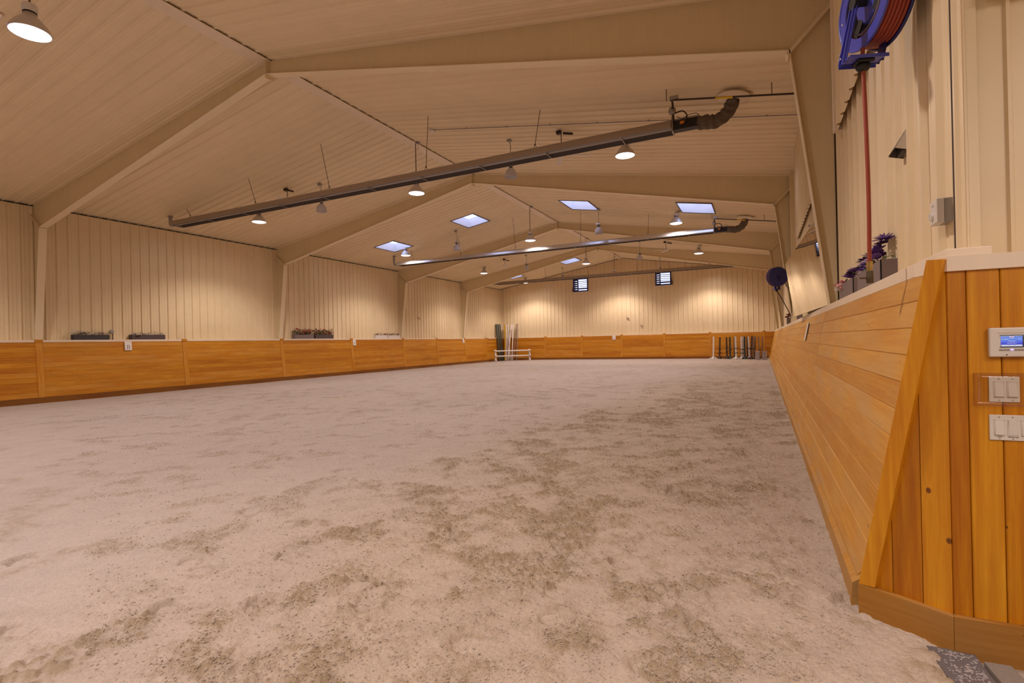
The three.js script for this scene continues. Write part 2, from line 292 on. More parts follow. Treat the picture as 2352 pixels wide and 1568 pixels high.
{                                                                              // loose crumbs of turned sand
  const g0 = new THREE.IcosahedronGeometry(1, 0), p = g0.attributes.position, seen = {};
  for (let i = 0; i < p.count; i++) { const key = [p.getX(i), p.getY(i), p.getZ(i)].map((v) => v.toFixed(3)).join(); const s = seen[key] ??= 0.7 + 0.5 * R(); p.setXYZ(i, p.getX(i) * s, p.getY(i) * s * 0.75, p.getZ(i) * s); }
  g0.computeVertexNormals();
  const list = [], r = rng(77); let guard = 0;
  while (list.length < 110000 && guard++ < 1500000) {
    const d = 1.4 + 17 * Math.pow(r(), 1.7), a = -0.35 + 1.5 * r(), x = -d * Math.sin(a), z = -d * Math.cos(a);
    if (x > 0.38 || x < -18.5 || z < -36) continue; const m = churn(x, z); if (r() > 0.04 + 0.55 * m) continue;
    list.push([x, z, (0.0018 + 0.0055 * Math.pow(r(), 4)) * (1 + 0.03 * d), m, r(), r()]);
  }
  const im = new THREE.InstancedMesh(g0, std(0xffffff, 0.95, 0, {}), list.length), mt = new THREE.Matrix4(), q = new THREE.Quaternion(), e = new THREE.Euler(), c = new THREE.Color();
  list.forEach(([x, z, s, m, a, b], i) => { e.set(a * 6, b * 6, a * 3); q.setFromEuler(e); mt.compose(V(x, sandAt(x, z, 1)[0] + s * 0.25, z), q, V(s * (0.8 + 0.5 * a), s * 0.85, s * (0.8 + 0.5 * b))); im.setMatrixAt(i, mt); const k = Math.min(1, 0.1 + 0.55 * m * b + 0.3 * a); im.setColorAt(i, c.setRGB(lerp(0.5, 0.31, k), lerp(0.415, 0.235, k), lerp(0.36, 0.155, k))); });
  im.name = 'sand_crumbs'; im.userData = { kind: 'stuff', label: 'small loose crumbs of turned sand scattered over the riding track' }; scene.add(im);
}
// ---- threshold strip and aisle pavers in the opening
{
  const strip = thing('threshold_mat', 'pebbled dark rubber strip across the opening between sand and pavers', 'mat', [0, 0, 0]);
  const s = []; s.push(boardPoly([[0.66, 2.99], [0.835, 3.0], [0.855, 2.4], [0.87, 0], [0.70, 0], [0.69, 2.6]].map(([x, z]) => [x, z]), 0.02).applyMatrix4(new THREE.Matrix4().makeRotationX(-Math.PI / 2)).translate(0, -0.025, 0));
  part('strip', s, M.rubber, strip);
  const pb = [], r = rng(3); for (let k = 0; k < 700; k++) { const z = -2.98 + 0.9 * r(), w = 0.7 + 0.13 * r(); pb.push(new THREE.IcosahedronGeometry(0.003 + 0.004 * r(), 0).scale(1.3, 0.5, 0.8).rotateY(r() * 3).translate(w, -0.004, z)); }
  const pebbles = part('pebbles', pb, std(lin(0.3, 0.26, 0.25), 0.6), strip); pebbles.userData.kind = 'stuff';
  const pav = struct('pavement_1'), mats = [0.24, 0.27, 0.3, 0.22].map((k) => std(lin(k, k * 0.82, k * 0.68), 0.85, 0, { map: fabricTex }));
  part('bed', box(4.2, 0.05, 12.4, 2.95, -0.06, 3.15), std(lin(0.33, 0.26, 0.2), 0.95), pav);
  const gs = [0, 1, 2].map(() => rbox(0.098, 0.05, 0.198, 0.006, 0, 0, 0, 1));
  for (let row = 0; row < 20; row++) for (let k = 0; k < 9; k++) { const x = 0.91 + row * 0.101, z = -2.85 + k * 0.201 - (row % 2) * 0.1; if (z > -1.2 || z - 0.1 < -3.02) continue; const b = part('paver', gs[(row + k) % 3], mats[(row * 7 + k * 5) % 4], pav); b.position.set(x, -0.03 + 0.004 * R(), z); b.rotation.y = 0.09 + 0.01 * (R() - 0.5); }
}

// ---- walls
const wallL = struct('wall_left'), wallR = struct('wall_right'), wallB = struct('wall_back'), wallN = struct('wall_front');
const sheetMats = [M.sheet, M.sheetB, M.sheetC], ceilMats = [M.ceilA, M.ceilB];
part('backing', [box(0.2, 7, ZN - ZB + 1, XL - 0.2, 2.9, (ZN + ZB) / 2)], M.dark, wallL);
part('backing', [box(0.2, 7, JAMB - 0.3 - ZB + 0.5, XR + 0.2, 2.9, (JAMB - 0.3 + ZB - 0.5) / 2), box(0.2, 4, ZN + 3.3, XR + 0.2, 5.55, (ZN - 3.1) / 2)], M.dark, wallR);
for (let z = ZN; z > ZB + 0.01; z -= 0.915) {                                     // left: u runs along -z
  const z1 = Math.max(z - 0.915, ZB), m = part('panel', place(sheetGeo(-z, -z1, 4.10, 8.321 % 0.3025, 0.3025, { minor: z < -2 }), V(XL, 1.78, 0), NZ, Y, X), pick(sheetMats), wallL);
}
for (let z = ZB; z < JAMB - 0.2; z += 0.915) {                                    // right, below the upper tier
  const z1 = Math.min(z + 0.915, JAMB - 0.16); if (z1 - z < 0.05) break;
  part('panel', place(sheetGeo(z, z1, 4.12, -3.56, 0.3025, { minor: z > -9 }), V(XR, 1.78, 0), Z, Y, NX), pick(sheetMats), wallR);
}
for (let z = JAMB; z < ZN; z += 0.915) part('panel', place(sheetGeo(z, Math.min(z + 0.915, ZN), 2.3, -3.56, 0.3025), V(XR, 3.6, 0), Z, Y, NX), pick(sheetMats), wallR);
for (const [a, b] of [[-7.0, JAMB - 0.16], [-14.3, -8.0]]) {                       // upper tier: sheeting furred out over the lower sheets
  const t = sub('upper_tier', wallR);
  for (let z = a; z < b - 0.01; z += 0.915) part('panel', place(sheetGeo(z, Math.min(z + 0.915, b), roofY(XR) - 3.83, -3.56 + 0.1, 0.3025, { h: 0.035, base: 0.09, top: 0.03 }), V(XR - 0.07, 3.8, 0), Z, Y, NX), pick(sheetMats), t);
  part('edge_trim', box(0.09, roofY(XR) - 3.85, 0.1, XR - 0.06, (3.8 + roofY(XR)) / 2 - 0.02, a - 0.05), M.trimMetal, t);
}
part('post', box(0.12, roofY(XR) - 1.85, 0.42, XR - 0.06, (1.85 + roofY(XR)) / 2, -16.15), M.steel, wallR);
// back wall with two shutter openings
const SHUT = [[-13.22, -12.1, 5.31, 6.28], [-6.9, -5.84, 5.38, 6.29]];
{
  const cuts = [XL, XR, ...SHUT.flatMap((s) => [s[0], s[1]])]; const xs = [...cuts]; for (let x = XL + 0.96; x < XR - 0.1; x += 0.96) if (!cuts.some((c) => Math.abs(c - x) < 0.2)) xs.push(x); xs.sort((a, b) => a - b);
  const bk = [];
  for (let i = 0; i + 1 < xs.length; i++) {
    const a = xs[i], b = xs[i + 1], hole = SHUT.find((s) => a >= s[0] - 1e-6 && b <= s[1] + 1e-6);
    const piece = (bot, topAt) => part('panel', place(sheetGeo(a, b, 1, -10.118 + 0.0, 0.3208, { topAt, botAt: () => bot }), V(0, 0, ZB), X, Y, Z), pick(sheetMats), wallB);
    if (hole) { piece(1.78, () => hole[2]); piece(hole[3], (x) => roofY(x) - 0.035); bk.push(box(b - a, hole[2] + 0.6, 0.2, (a + b) / 2, hole[2] / 2 - 0.3, ZB - 0.2), box(b - a, 8.4 - hole[3], 0.2, (a + b) / 2, (8.4 + hole[3]) / 2, ZB - 0.2)); }
    else { piece(1.78, (x) => roofY(x) - 0.035); bk.push(box(b - a, 9, 0.2, (a + b) / 2, 3.9, ZB - 0.2)); }
  }
  part('backing', bk, M.dark, wallB);
  SHUT.forEach(([x0, x1, y0, y1], k) => {
    const w = struct('window_' + (k + 1)), w0 = x1 - x0, h0 = y1 - y0, cx = (x0 + x1) / 2, cy = (y0 + y1) / 2, f = 0.07, frameM = M.blueDark;
    part('frame', [box(w0 + 0.06, f, 0.34, cx, y1 - f / 2 + 0.03, ZB - 0.05), box(w0 + 0.06, f, 0.34, cx, y0 + f / 2 - 0.03, ZB - 0.05), box(f, h0, 0.34, x0 + f / 2 - 0.03, cy, ZB - 0.05), box(f, h0, 0.34, x1 - f / 2 + 0.03, cy, ZB - 0.05), box(0.07, h0, 0.1, x0 + w0 * 0.29, cy, ZB + 0.02)], frameM, w);
    part('side_louver', [0, 1, 2, 3, 4, 5].map((i) => box(w0 * 0.26, h0 / 6 - 0.03, 0.02, x0 + w0 * 0.15, y0 + (i + 0.5) * h0 / 6, ZB + 0.02).translate(0, 0, 0)), std(lin(0.07, 0.075, 0.12), 0.4), w);
    for (let i = 0; i < 6; i++) { const s = part('slat', rbox(w0 * 0.66, 0.012, 0.13, 0.004), M.blueDark, w); s.position.set(x0 + w0 * 0.65, y0 + 0.06 + (i + 0.05) * (h0 - 0.1) / 6, ZB + 0.0); s.rotation.x = i === (k ? 1 : 1) ? 1.15 : 0.5; }
    part('sill', box(w0 + 0.1, 0.1, 0.1, cx, y0 - 0.07, ZB + 0.05), M.trimMetal, w);
    part('bracket', [box(0.08, 0.05, 0.2, k ? x1 + 0.09 : x0 - 0.08, y0 + 0.06, ZB + 0.1), rodG(V(k ? x1 + 0.05 : x0 - 0.05, y0 + 0.4, ZB + 0.05), V(k ? x1 + 0.14 : x0 - 0.12, y0 + 0.05, ZB + 0.18), 0.02)], M.black, w);
  });
}
part('backing', box(XR + 5 - XL + 1, 9, 0.2, (XR + 5 + XL) / 2, 3.9, ZN + 0.2), M.dark, wallN);
for (let x = XL; x < XR; x += 0.915) part('panel', place(sheetGeo(x, Math.min(x + 0.915, XR), 1, 0, 0.305, { topAt: (q) => roofY(q) - 0.035, botAt: () => 1.78 }), V(0, 0, ZN), X, Y, NZ), M.sheet, wallN);

// ---- ceiling: profiled sheets on both slopes, cut round the skylights
const SKY = [[-12.75, -11.6, -4.2, -2.6], [-17.25, -16.08, -21.75, -20.12], [-12.74, -11.56, -21.75, -20.12], [-7.46, -6.2, -21.85, -20.15], [-2.77, -1.52, -21.75, -20.05], [-17.26, -16.2, -35.9, -34.75], [-12.81, -11.61, -35.82, -34.4]];
const ceiling = struct('ceiling');
{
  const cz = [ZN, ZB, ...SKY.flatMap((s) => [s[2], s[3]])]; const zs = [...cz]; for (let z = ZB + 0.915; z < ZN - 0.1; z += 0.915) if (!cz.some((c) => Math.abs(c - z) < 0.25)) zs.push(z);
  zs.sort((a, b) => a - b); const zz = zs.filter((z, i) => !i || z - zs[i - 1] > 0.02), slab = [];
  const ca = Math.cos(Math.atan(SL)), sa = Math.sin(Math.atan(SL));
  for (let i = 0; i + 1 < zz.length; i++) {
    const z0 = zz[i], z1 = zz[i + 1];
    for (const side of [-1, 1]) {
      const holes = SKY.filter((s) => s[2] <= z0 + 0.03 && s[3] >= z1 - 0.03 && (side < 0 ? s[1] < RIDGE : s[0] > RIDGE)).sort((a, b) => a[0] - b[0]);
      const ed = side < 0 ? [XL - 0.12, ...holes.flatMap((h) => [h[0], h[1]]), RIDGE] : [RIDGE, ...holes.flatMap((h) => [h[0], h[1]]), XR + 0.12];
      for (let k = 0; k + 1 < ed.length; k += 2) {
        const a = ed[k], b = ed[k + 1], L = (b - a) / ca, d = V(ca, side < 0 ? sa : -sa, 0), n = new THREE.Vector3().crossVectors(NZ, d);
        part('panel', place(sheetGeo(-z1, -z0, L, 5.575 % 0.3025, 0.3025, { base: 0.085, minor: z1 > -17 }), V(a, roofY(a), 0), NZ, d, n), ceilMats[(i * 3 + (side > 0 ? 1 : 0)) % 2], ceiling);
        const sl = new THREE.BoxGeometry(L, 0.14, z1 - z0); sl.applyMatrix4(new THREE.Matrix4().makeBasis(d, n.clone().negate(), Z).setPosition(V((a + b) / 2, (roofY(a) + roofY(b)) / 2 + 0.15, (z0 + z1) / 2))); slab.push(boxUV(sl));
      }
    }
  }
  part('roof_deck', [...slab, box(0.8, 0.14, ZN - ZB, RIDGE, RY + 0.2, (ZN + ZB) / 2)], M.dark, ceiling);
  const capY = (x) => roofY(x) - 0.044;
  part('ridge_cap', place(extrude([[-9.64, capY(-9.64)], [RIDGE, capY(RIDGE)], [-9.34, capY(-9.34)], [-9.34, capY(-9.34) - 0.004], [RIDGE, capY(RIDGE) - 0.006], [-9.64, capY(-9.64) - 0.004]], ZN - ZB), V(0, 0, ZB), X, Y, Z), M.trimMetal, ceiling);
  SKY.forEach(([x0, x1, z0, z1], k) => {
    const w = struct('window_' + (k + 3)), cx = (x0 + x1) / 2, cz2 = (z0 + z1) / 2, t = 0.02, yb = (x) => roofY(x) - 0.02, hgt = 0.42;
    const wallX = (x) => box(t, hgt, z1 - z0, x, yb(x) + hgt / 2, cz2);
    const wallZ = (z) => place(extrude([[x0, yb(x0)], [x1, yb(x1)], [x1, yb(x1) + hgt], [x0, yb(x0) + hgt]], t), V(0, 0, z), X, Y, Z);
    part('shaft', [wallX(x0 + t / 2), wallX(x1 - t / 2), wallZ(z0), wallZ(z1 - t)], M.shaft, w);
    part('frame', [[x0, z0, x1, z0], [x1, z0, x1, z1], [x1, z1, x0, z1], [x0, z1, x0, z0]].map((e, i) => bar(V(e[0], yb(e[0]) - 0.012, e[1]), V(e[2], yb(e[2]) - 0.012, e[3]), 0.035, 0.03)), k === 0 ? M.trimMetal : M.mirrorEdge, w);
    part('bar', [bar(V(cx, yb(cx) + hgt - 0.03, z0), V(cx, yb(cx) + hgt - 0.03, z1), 0.03, 0.03), bar(V(x0, yb(x0) + hgt - 0.03, cz2), V(x1, yb(x1) + hgt - 0.03, cz2), 0.03, 0.03)], M.shaft, w);
    part('pane', place(extrude([[x0, yb(x0)], [x1, yb(x1)], [x1, yb(x1) + 0.004], [x0, yb(x0) + 0.004]], z1 - z0), V(0, hgt, z0), X, Y, Z), M.pane, w);
  });
}

// ---- steel portal frames
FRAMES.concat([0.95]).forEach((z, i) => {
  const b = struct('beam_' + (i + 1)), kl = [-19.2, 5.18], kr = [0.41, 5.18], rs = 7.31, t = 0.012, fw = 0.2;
  const wpoly = [[XL - 0.02, 0.05], [-19.86 + 0.05, 0.05], kl, [RIDGE, rs], kr, [XR + 0.04, 0.4], [XR + 0.04, roofY(XR) - 0.02], [RIDGE, RY - 0.03], [XL - 0.02, roofY(XL) - 0.03]];
  part('web', boxUV(place(extrude(wpoly, t), V(0, 0, z - t / 2), X, Y, Z)), M.steel, b);
  const fl = (a, c) => bar(V(a[0], a[1], z), V(c[0], c[1], z), fw, t, V(0, 1, 0));
  const flv = (a, c) => { const g = new THREE.BoxGeometry(t, Math.hypot(c[0] - a[0], c[1] - a[1]), fw); boxUV(g); g.rotateZ(-Math.atan2(c[0] - a[0], c[1] - a[1])); return g.translate((a[0] + c[0]) / 2, (a[1] + c[1]) / 2, z); };
  const ftL = [-19.815, 0.05], ftR = [0.94, 0.55];
  part('flange', fl([kl[0], kl[1]], [RIDGE, rs]), M.flange, b); part('flange', fl([RIDGE, rs], kr), M.flange, b);
  part('flange', flv(ftL, kl), M.flange, b); part('flange', flv(ftR, kr), M.flange, b);
  const ep = (a, c) => { const g = new THREE.BoxGeometry(0.045, Math.hypot(c[0] - a[0], c[1] - a[1]), fw); boxUV(g); g.rotateZ(-Math.atan2(c[0] - a[0], c[1] - a[1])); return g.translate((a[0] + c[0]) / 2, (a[1] + c[1]) / 2, z); };
  part('gap_shade', box(0.014, 3.9, 0.01, XR - 0.012, 3.8, z + 0.012), M.dark, b);  // dark strip painted in for the shadowed gap between web and wall
  part('end_plate', [ep([kl[0] + 0.02, kl[1] - 0.04], [-19.9, 5.74])], M.steel, b); part('end_plate', [ep([kr[0] - 0.03, kr[1] - 0.05], [XR + 0.03, 5.70])], M.flange, b);
  part('end_plate', box(0.02, RY - rs + 0.07, fw, RIDGE, (RY + rs) / 2 - 0.06, z), M.steel, b);
  for (const [x, y] of [[0.47, 5.17], [0.54, 5.24], [-3.1, 6.05 - 0.05], [-4.9, 6.45 - 0.05], [-6.6, 6.75 - 0.08], [-0.9, 5.47]]) part('bolt', new THREE.CylinderGeometry(0.018, 0.018, 0.05, 8).rotateX(Math.PI / 2).translate(x, x < 0.2 ? lerp(rs, kr[1], (x - RIDGE) / (kr[0] - RIDGE)) + 0.03 : y + 0.07, z + 0.03), M.flange, b);
});

// ---- kickboards
function kick(parent, mats, u, n, ex, bottom, segs, rows, slope, opts) {
  const k = sub('kickboard', parent);
  for (const [a, b] of segs) for (let i = 0; i < rows; i++) {
    const e2 = opts.end ? opts.end(i, b) : b, L = Math.abs(e2 - a) - opts.gap, o = bottom.clone().addScaledVector(u, i * slope / rows).addScaledVector(n, -0.02); o[opts.axis] = a + Math.sign(b - a) * opts.gap / 2;
    part('plank', place(plankGeo(L, slope / rows - 0.0012, 0.02 + 0.0012 * R(), 0.004), o, ex, u, n), pick(mats), k);
  }
  return k;
}
{ // left
  const u = V(-0.16, 1.65, 0).normalize(), n = V(u.y, -u.x, 0), J = [5.3, 0.95, -3.4, -7.75, -12.1, -16.48, -20.89, -25.26, -28.88, -32.45, -35.6, -38.45], segs = []; for (let i = 0; i + 1 < J.length; i++) segs.push([J[i], J[i + 1]]);
  const k = kick(wallL, WOOD, u, n, NZ, V(-19.42, 0.12, 0), segs, 11, 1.658, { axis: 'z', gap: 0.004 });
  J.slice(1, -1).forEach((z, i) => {
    const w = 0.16, o = V(-19.42, 0.12, z + w / 2).addScaledVector(n, 0.0); part('batten', place(boardPoly([[0, 0], [w, 0], [w, 1.665], [0, 1.665]], 0.016), o, NZ, u, n), WOOD[2], k);
    part('batten_cap', rbox(0.1, 0.085, w + 0.03, 0.005, -19.60, LEDGE - 0.03, z), WOOD[0], k);
    part('ledge', boxUV(rbox(0.2, 0.072, (i < 9 ? z - J[i + 2] : 2) - w - 0.035, 0.006).translate(-19.665, LEDGE - 0.036, (z + J[i + 2]) / 2)), M.trimMetal, k);
  });
  part('baseboard', boxUV(box(0.06, 0.26, ZN - ZB - 0.3, -19.43, -0.01, (ZN + ZB) / 2)), baseWood, k);
}
{ // back
  const u = V(0, 1.63, -0.15).normalize(), n = V(0, -u.z, u.y), J = [-19.6, -18.8, -15.68, -12.6, -9.485, -6.364, -3.235, 0.164, 0.78], segs = []; for (let i = 0; i + 1 < J.length; i++) segs.push([J[i], J[i + 1]]);
  const k = kick(wallB, WOOD, u, n, X, V(0, 0.14, -38.44), segs, 11, 1.637, { axis: 'x', gap: 0.004 });
  J.slice(1, -1).forEach((x) => { part('batten', place(boardPoly([[0, 0], [0.13, 0], [0.13, 1.645], [0, 1.645]], 0.016), V(x - 0.065, 0.14, -38.44), X, u, n), WOOD[2], k); part('batten_cap', rbox(0.16, 0.085, 0.1, 0.005, x, LEDGE - 0.03, -38.62), WOOD[0], k); });
  part('ledge', boxUV(box(XR - XL, 0.07, 0.2, (XR + XL) / 2, LEDGE - 0.04, -38.7)), M.trimMetal, k);
  part('baseboard', boxUV(box(XR - XL, 0.2, 0.06, (XR + XL) / 2, 0.05, -38.44)), baseWood, k);
}
const kR = (() => { // right
  const u = V(0.32, 1.605, 0).normalize(), n = V(-u.y, u.x, 0), J = [-38.45, -33.6, -28.4, -23.14, -17.67, -12.82, -8.1, -3.27], segs = []; for (let i = 0; i + 1 < J.length; i++) segs.push([J[i], J[i + 1]]);
  const k = kick(wallR, WOODR, u, n, Z, V(0.47, 0.165, 0), segs, 11, 1.6366, { axis: 'z', gap: 0.012, end: (i, b) => b > -4 ? -3.226 + (0.47 + 0.32 * (i + 0.5) / 11 - 0.455) * 0.652 - 0.045 : b });
  for (let i = 0; i + 1 < J.length; i++) { const a = J[i] + 0.006, b = (i === 6 ? -3.06 : J[i + 1]) - 0.006, cuts = i === 6 ? [a, -4.27, b] : i === 4 ? [a, -14.9, b] : [a, b]; for (let q = 0; q + 1 < cuts.length; q++) part('ledge', boxUV(rbox(0.17, 0.078, cuts[q + 1] - cuts[q] - 0.004, 0.006).translate(0.87, LEDGE - 0.038, (cuts[q] + cuts[q + 1]) / 2)), M.trimMetal, k); }
  const bp = [[0.40, -0.1], [0.415, 0.11], [0.435, 0.125], [0.475, 0.155], [0.53, 0.155], [0.53, -0.1]];
  part('baseboard', boxUV(place(extrude(bp, 35.1), V(0, 0, -38.4), X, Y, Z)), baseWoodR, k);
  part('rail', boxUV(place(extrude([[0.436, 0.12], [0.448, 0.142], [0.472, 0.166], [0.48, 0.13]], 35.05), V(0, 0, -38.4), X, Y, Z)), baseWoodR, k);
  return k;
})();
{ // the end of the right kickboard: angled cheek, corner board, then the jamb with the switches
  const j = sub('jamb', wallR), P0 = V(0.455, 0, -3.226), d1 = V(0.316, 0, 0.206).normalize(), n1 = V(-d1.z, 0, d1.x), LEN = 0.377, edge = (y) => -0.008 + (y - 0.15) / 1.64 * 0.326;
  const cuts = [0.0, 0.136, 0.262, LEN], top = 1.74;
  const yAt = (s) => 0.15 + (s - 0.012) / 0.326 * 1.64;
  for (let i = 0; i < 3; i++) { const a = cuts[i] + 0.0015, b = cuts[i + 1] - 0.0015, poly = [[a, 0.15], [b, 0.15], [b, Math.min(top, yAt(b))]]; if (yAt(b) > top) poly.push([0.012 + 0.326 * (top - 0.15) / 1.64, top]); poly.push([a, Math.max(0.16, yAt(a))]); part('plank', place(boardPoly(poly, 0.02), P0.clone().addScaledVector(n1, -0.02), d1, Y, n1), WOODJ[i], j); }
  const tb = boardPoly([[edge(0.15), 0.15], [edge(0.15) + 0.074, 0.155], [edge(1.785) + 0.068, 1.785], [edge(1.79), 1.79]], 0.06); part('corner_board', place(tb, P0.clone().addScaledVector(n1, -0.028), d1, Y, n1), WOODJ[2], j);
  const xs = [0.7725, 0.845, 0.963, 1.082, 1.2, 1.32, 1.44, 1.56, 1.68, 1.8, 1.92, 2.04, 2.2];
  for (let i = 0; i + 1 < xs.length; i++) { const w = xs[i + 1] - xs[i] - 0.003; const g = plankGeo(1.6, w, 0.02, 0.004); part('plank', place(g, V(xs[i + 1] - 0.0015, 0.15, JAMB - 0.02), Y, NX, Z), WOODJ[[1, 2, 0, 1, 2, 0][i % 6]], j); }
  part('ledge', boxUV(place(extrude([[0.775, -JAMB - 0.012], [2.2, -JAMB - 0.012], [2.2, -JAMB + 0.2], [0.70, -JAMB + 0.2], [0.745, -JAMB + 0.035]], 0.068).rotateX(-Math.PI / 2), V(0, 1.73, 0), X, Y, Z)), M.trimMetal, j);
  const bb = [[-0.01, -0.05], [LEN + 0.012, -0.05], [LEN + 0.012, 0.145], [LEN + 0.012, 0.15], [-0.01, 0.15]];
  part('baseboard', place(boardPoly(bb, 0.034, 0), P0.clone().addScaledVector(n1, 0), d1, Y, n1), baseWoodJ, j);
  part('baseboard', place(boardPoly([[0.765, -0.05], [2.2, -0.05], [2.2, 0.15], [0.765, 0.15]], 0.034, 0), V(0, 0, JAMB), X, Y, Z), baseWoodJ, j);
  part('backing', [box(1.6, 1.72, 0.1, 1.6, 0.88, JAMB - 0.1)], M.dark, j);
  // the sheeted wall above the jamb, with its corner trim
  const w2 = sub('jamb_wall', wallR);
  part('panel', place(sheetGeo(0.955, 1.5, 4.2, 1.068, 0.25, { h: 0.016, top: 0.014, base: 0.03 }), V(0, 1.79, JAMB - 0.185), X, Y, Z), M.sheetC, w2);
  part('panel', place(sheetGeo(1.5, 2.3, 4.2, 1.068, 0.25, { h: 0.016, top: 0.014, base: 0.03 }), V(0, 1.79, JAMB - 0.185), X, Y, Z), M.sheetC, w2);
  part('corner_trim', [box(0.05, 4.1, 0.014, 0.925, 3.85, JAMB - 0.168), box(0.014, 4.1, 0.07, 0.902, 3.85, JAMB - 0.2)], M.sheetB, w2);
  part('backing', box(1.5, 4.6, 0.1, 1.65, 3.9, JAMB - 0.3), M.dark, w2);
  part('door_track', [boxUV(place(extrude([[1.0, 3.02], [2.3, 3.0], [2.3, 3.25], [1.0, 3.25]], 0.12), V(0, 0, JAMB - 0.19), X, Y, Z))], M.steel, w2);
}
// ---- the aisle beyond the opening, out of the picture
{
  const a = struct('wall_aisle');
  part('backing', [box(0.2, 5, ZN + 4, 5.0, 2, (ZN - 3.3) / 2), box(3.2, 5, 0.2, 3.6, 2, JAMB - 0.2), box(4.3, 0.2, ZN + 3.6, 3, 3.8, (ZN - 3.4) / 2)], std(lin(0.75, 0.62, 0.45), 0.7), a);
}

// ================================================================ LAMPS
const lathe = (pts, n = 28) => new THREE.LatheGeometry(pts.map((p) => new THREE.Vector2(p[0], p[1])), n);
const bellG = lathe([[0.236, 0.004], [0.246, 0], [0.25, 0.012], [0.24, 0.045], [0.2, 0.115], [0.135, 0.195], [0.085, 0.245], [0.07, 0.275], [0.06, 0.275], [0.075, 0.24], [0.125, 0.19], [0.19, 0.11], [0.23, 0.042], [0.236, 0.004]]);
const ballastG = lathe([[0.0, 0.272], [0.072, 0.272], [0.078, 0.282], [0.078, 0.3], [0.092, 0.31], [0.092, 0.4], [0.08, 0.415], [0.03, 0.42], [0.0, 0.42]], 20);
const lensG = lathe([[0, -0.03], [0.09, -0.026], [0.17, -0.014], [0.228, 0.006], [0.228, 0.016], [0, 0.02]]);
const collarG = cyl(0.082, 0.082, 0.024, 0, 0.29, 0, 20), clipG = box(0.03, 0.02, 0.03, 0.1, 0.36, 0);
function litLamp(x, y, z, label) {
  const o = thing('pendant_lamp', label, 'lamp', [x, y, z], 0, 'lit bell lamps under the roof'), top = roofY(x) - 0.03 - y;
  part('reflector', bellG, M.shade, o); part('ballast', ballastG, M.white, o); part('collar', collarG, M.black, o); part('clip', clipG, M.white, o); part('clip', clipG, M.white, o).rotation.y = Math.PI; part('lens', lensG, M.lens, o);
  if (top > 0.43) part('rod', rodG(V(0, 0.41, 0), V(0, top, 0), 0.014), M.rod, o);
  part('junction_box', box(0.1, 0.06, 0.1, 0.12, top - 0.03, 0.05), M.galv, o); part('cord', [tube([[0.12, top - 0.06, 0.05], [0.13, top - 0.22, 0.02], [0.05, top - 0.2, 0], [0, top - 0.12, 0]], 0.006, 12, 5)], M.galv, o);
  const s = new THREE.SpotLight(LAMP_COLOR, LAMP_CD, 0, BEAM, EDGE, 2); s.position.set(0, -0.005, 0); s.target.position.set(0, -4, 0); s.shadow.radius = 9; s.shadow.mapSize.set(1024, 1024); s.shadow.camera.near = 0.1; o.add(s); o.add(s.target); s.name = 'light';
  const w = new THREE.SpotLight(LAMP_COLOR, SPILL_CD, 0, 1.52, 0.45, 2); w.position.set(0, -0.006, 0); w.target = s.target; w.shadow.radius = 9; w.shadow.mapSize.set(1024, 1024); w.shadow.camera.near = 0.1; o.add(w); w.name = 'spill';
}
const ROWS = [[4.9, 'added behind the camera'], [-3.71, 'of the first bay'], [-12.985, 'beside the nearest tube heater'], [-21.626, 'among the four skylights'], [-29.965, 'past the middle tube heater'], [-36.627, 'close before the end wall']];  // the row behind the camera is unseen, added to light this end
for (const [z, where] of ROWS) {
  litLamp(-16.46, 6.05, z, `lit bell lamp near the left wall ${where}`);
  litLamp(-9.42, 6.07, z, `lit bell lamp on a ridge rod ${where}`);
  litLamp(-3.0, 6.08, z, `lit bell lamp near the right wall ${where}`);
}
const frostG = lathe([[0.172, 0], [0.18, 0.004], [0.176, 0.07], [0.15, 0.16], [0.1, 0.235], [0.05, 0.27], [0.045, 0.266], [0.095, 0.23], [0.145, 0.156], [0.17, 0.068], [0.172, 0]]);
function darkLamp(x, y, z, label) {
  const o = thing('standby_lamp', label, 'lamp', [x, y, z], 0, 'unlit frosted lamps under the roof'), top = roofY(x) - 0.03 - y;
  part('shade', frostG, M.frost, o); part('collar', cyl(0.05, 0.05, 0.05, 0, 0.285, 0), M.black, o); part('collar', cyl(0.075, 0.075, 0.04, 0, 0.345, 0), M.black, o); part('band', cyl(0.06, 0.06, 0.025, 0, 0.315, 0), M.white, o);
  part('ballast', rbox(0.19, 0.09, 0.13, 0.02, -0.03, 0.405, 0), M.white, o); part('cord', [rodG(V(0, 0.44, 0), V(0, top, 0), 0.007, 6), cyl(0.02, 0.02, 0.06, 0, 0.47, 0, 8)], M.rod, o);
  part('junction_box', box(0.11, 0.06, 0.11, 0.0, top - 0.03, 0.06), M.galv, o); part('wire', [tube([[0, top - 0.05, 0.1], [0.06, top - 0.2, 0.1], [0.02, top - 0.3, 0.02]], 0.006, 10, 5)], M.galv, o);
}
litLamp(-13.0, 6.05, 4.9, 'added lit bell lamp left of the ridge behind the camera'); litLamp(-6.2, 6.05, 4.9, 'added lit bell lamp right of the ridge behind the camera'); litLamp(-1.0, 5.6, 2.4, 'added lit bell lamp over the gate behind the camera');  // unseen lamps added to brighten the faces turned towards the camera
for (const [z, where] of ROWS.slice(2)) { darkLamp(-13.36, 6.03, z, `unlit frosted lamp hanging left of the ridge ${where}`); darkLamp(-6.2, 6.04, z, `unlit frosted lamp hanging right of the ridge ${where}`); }
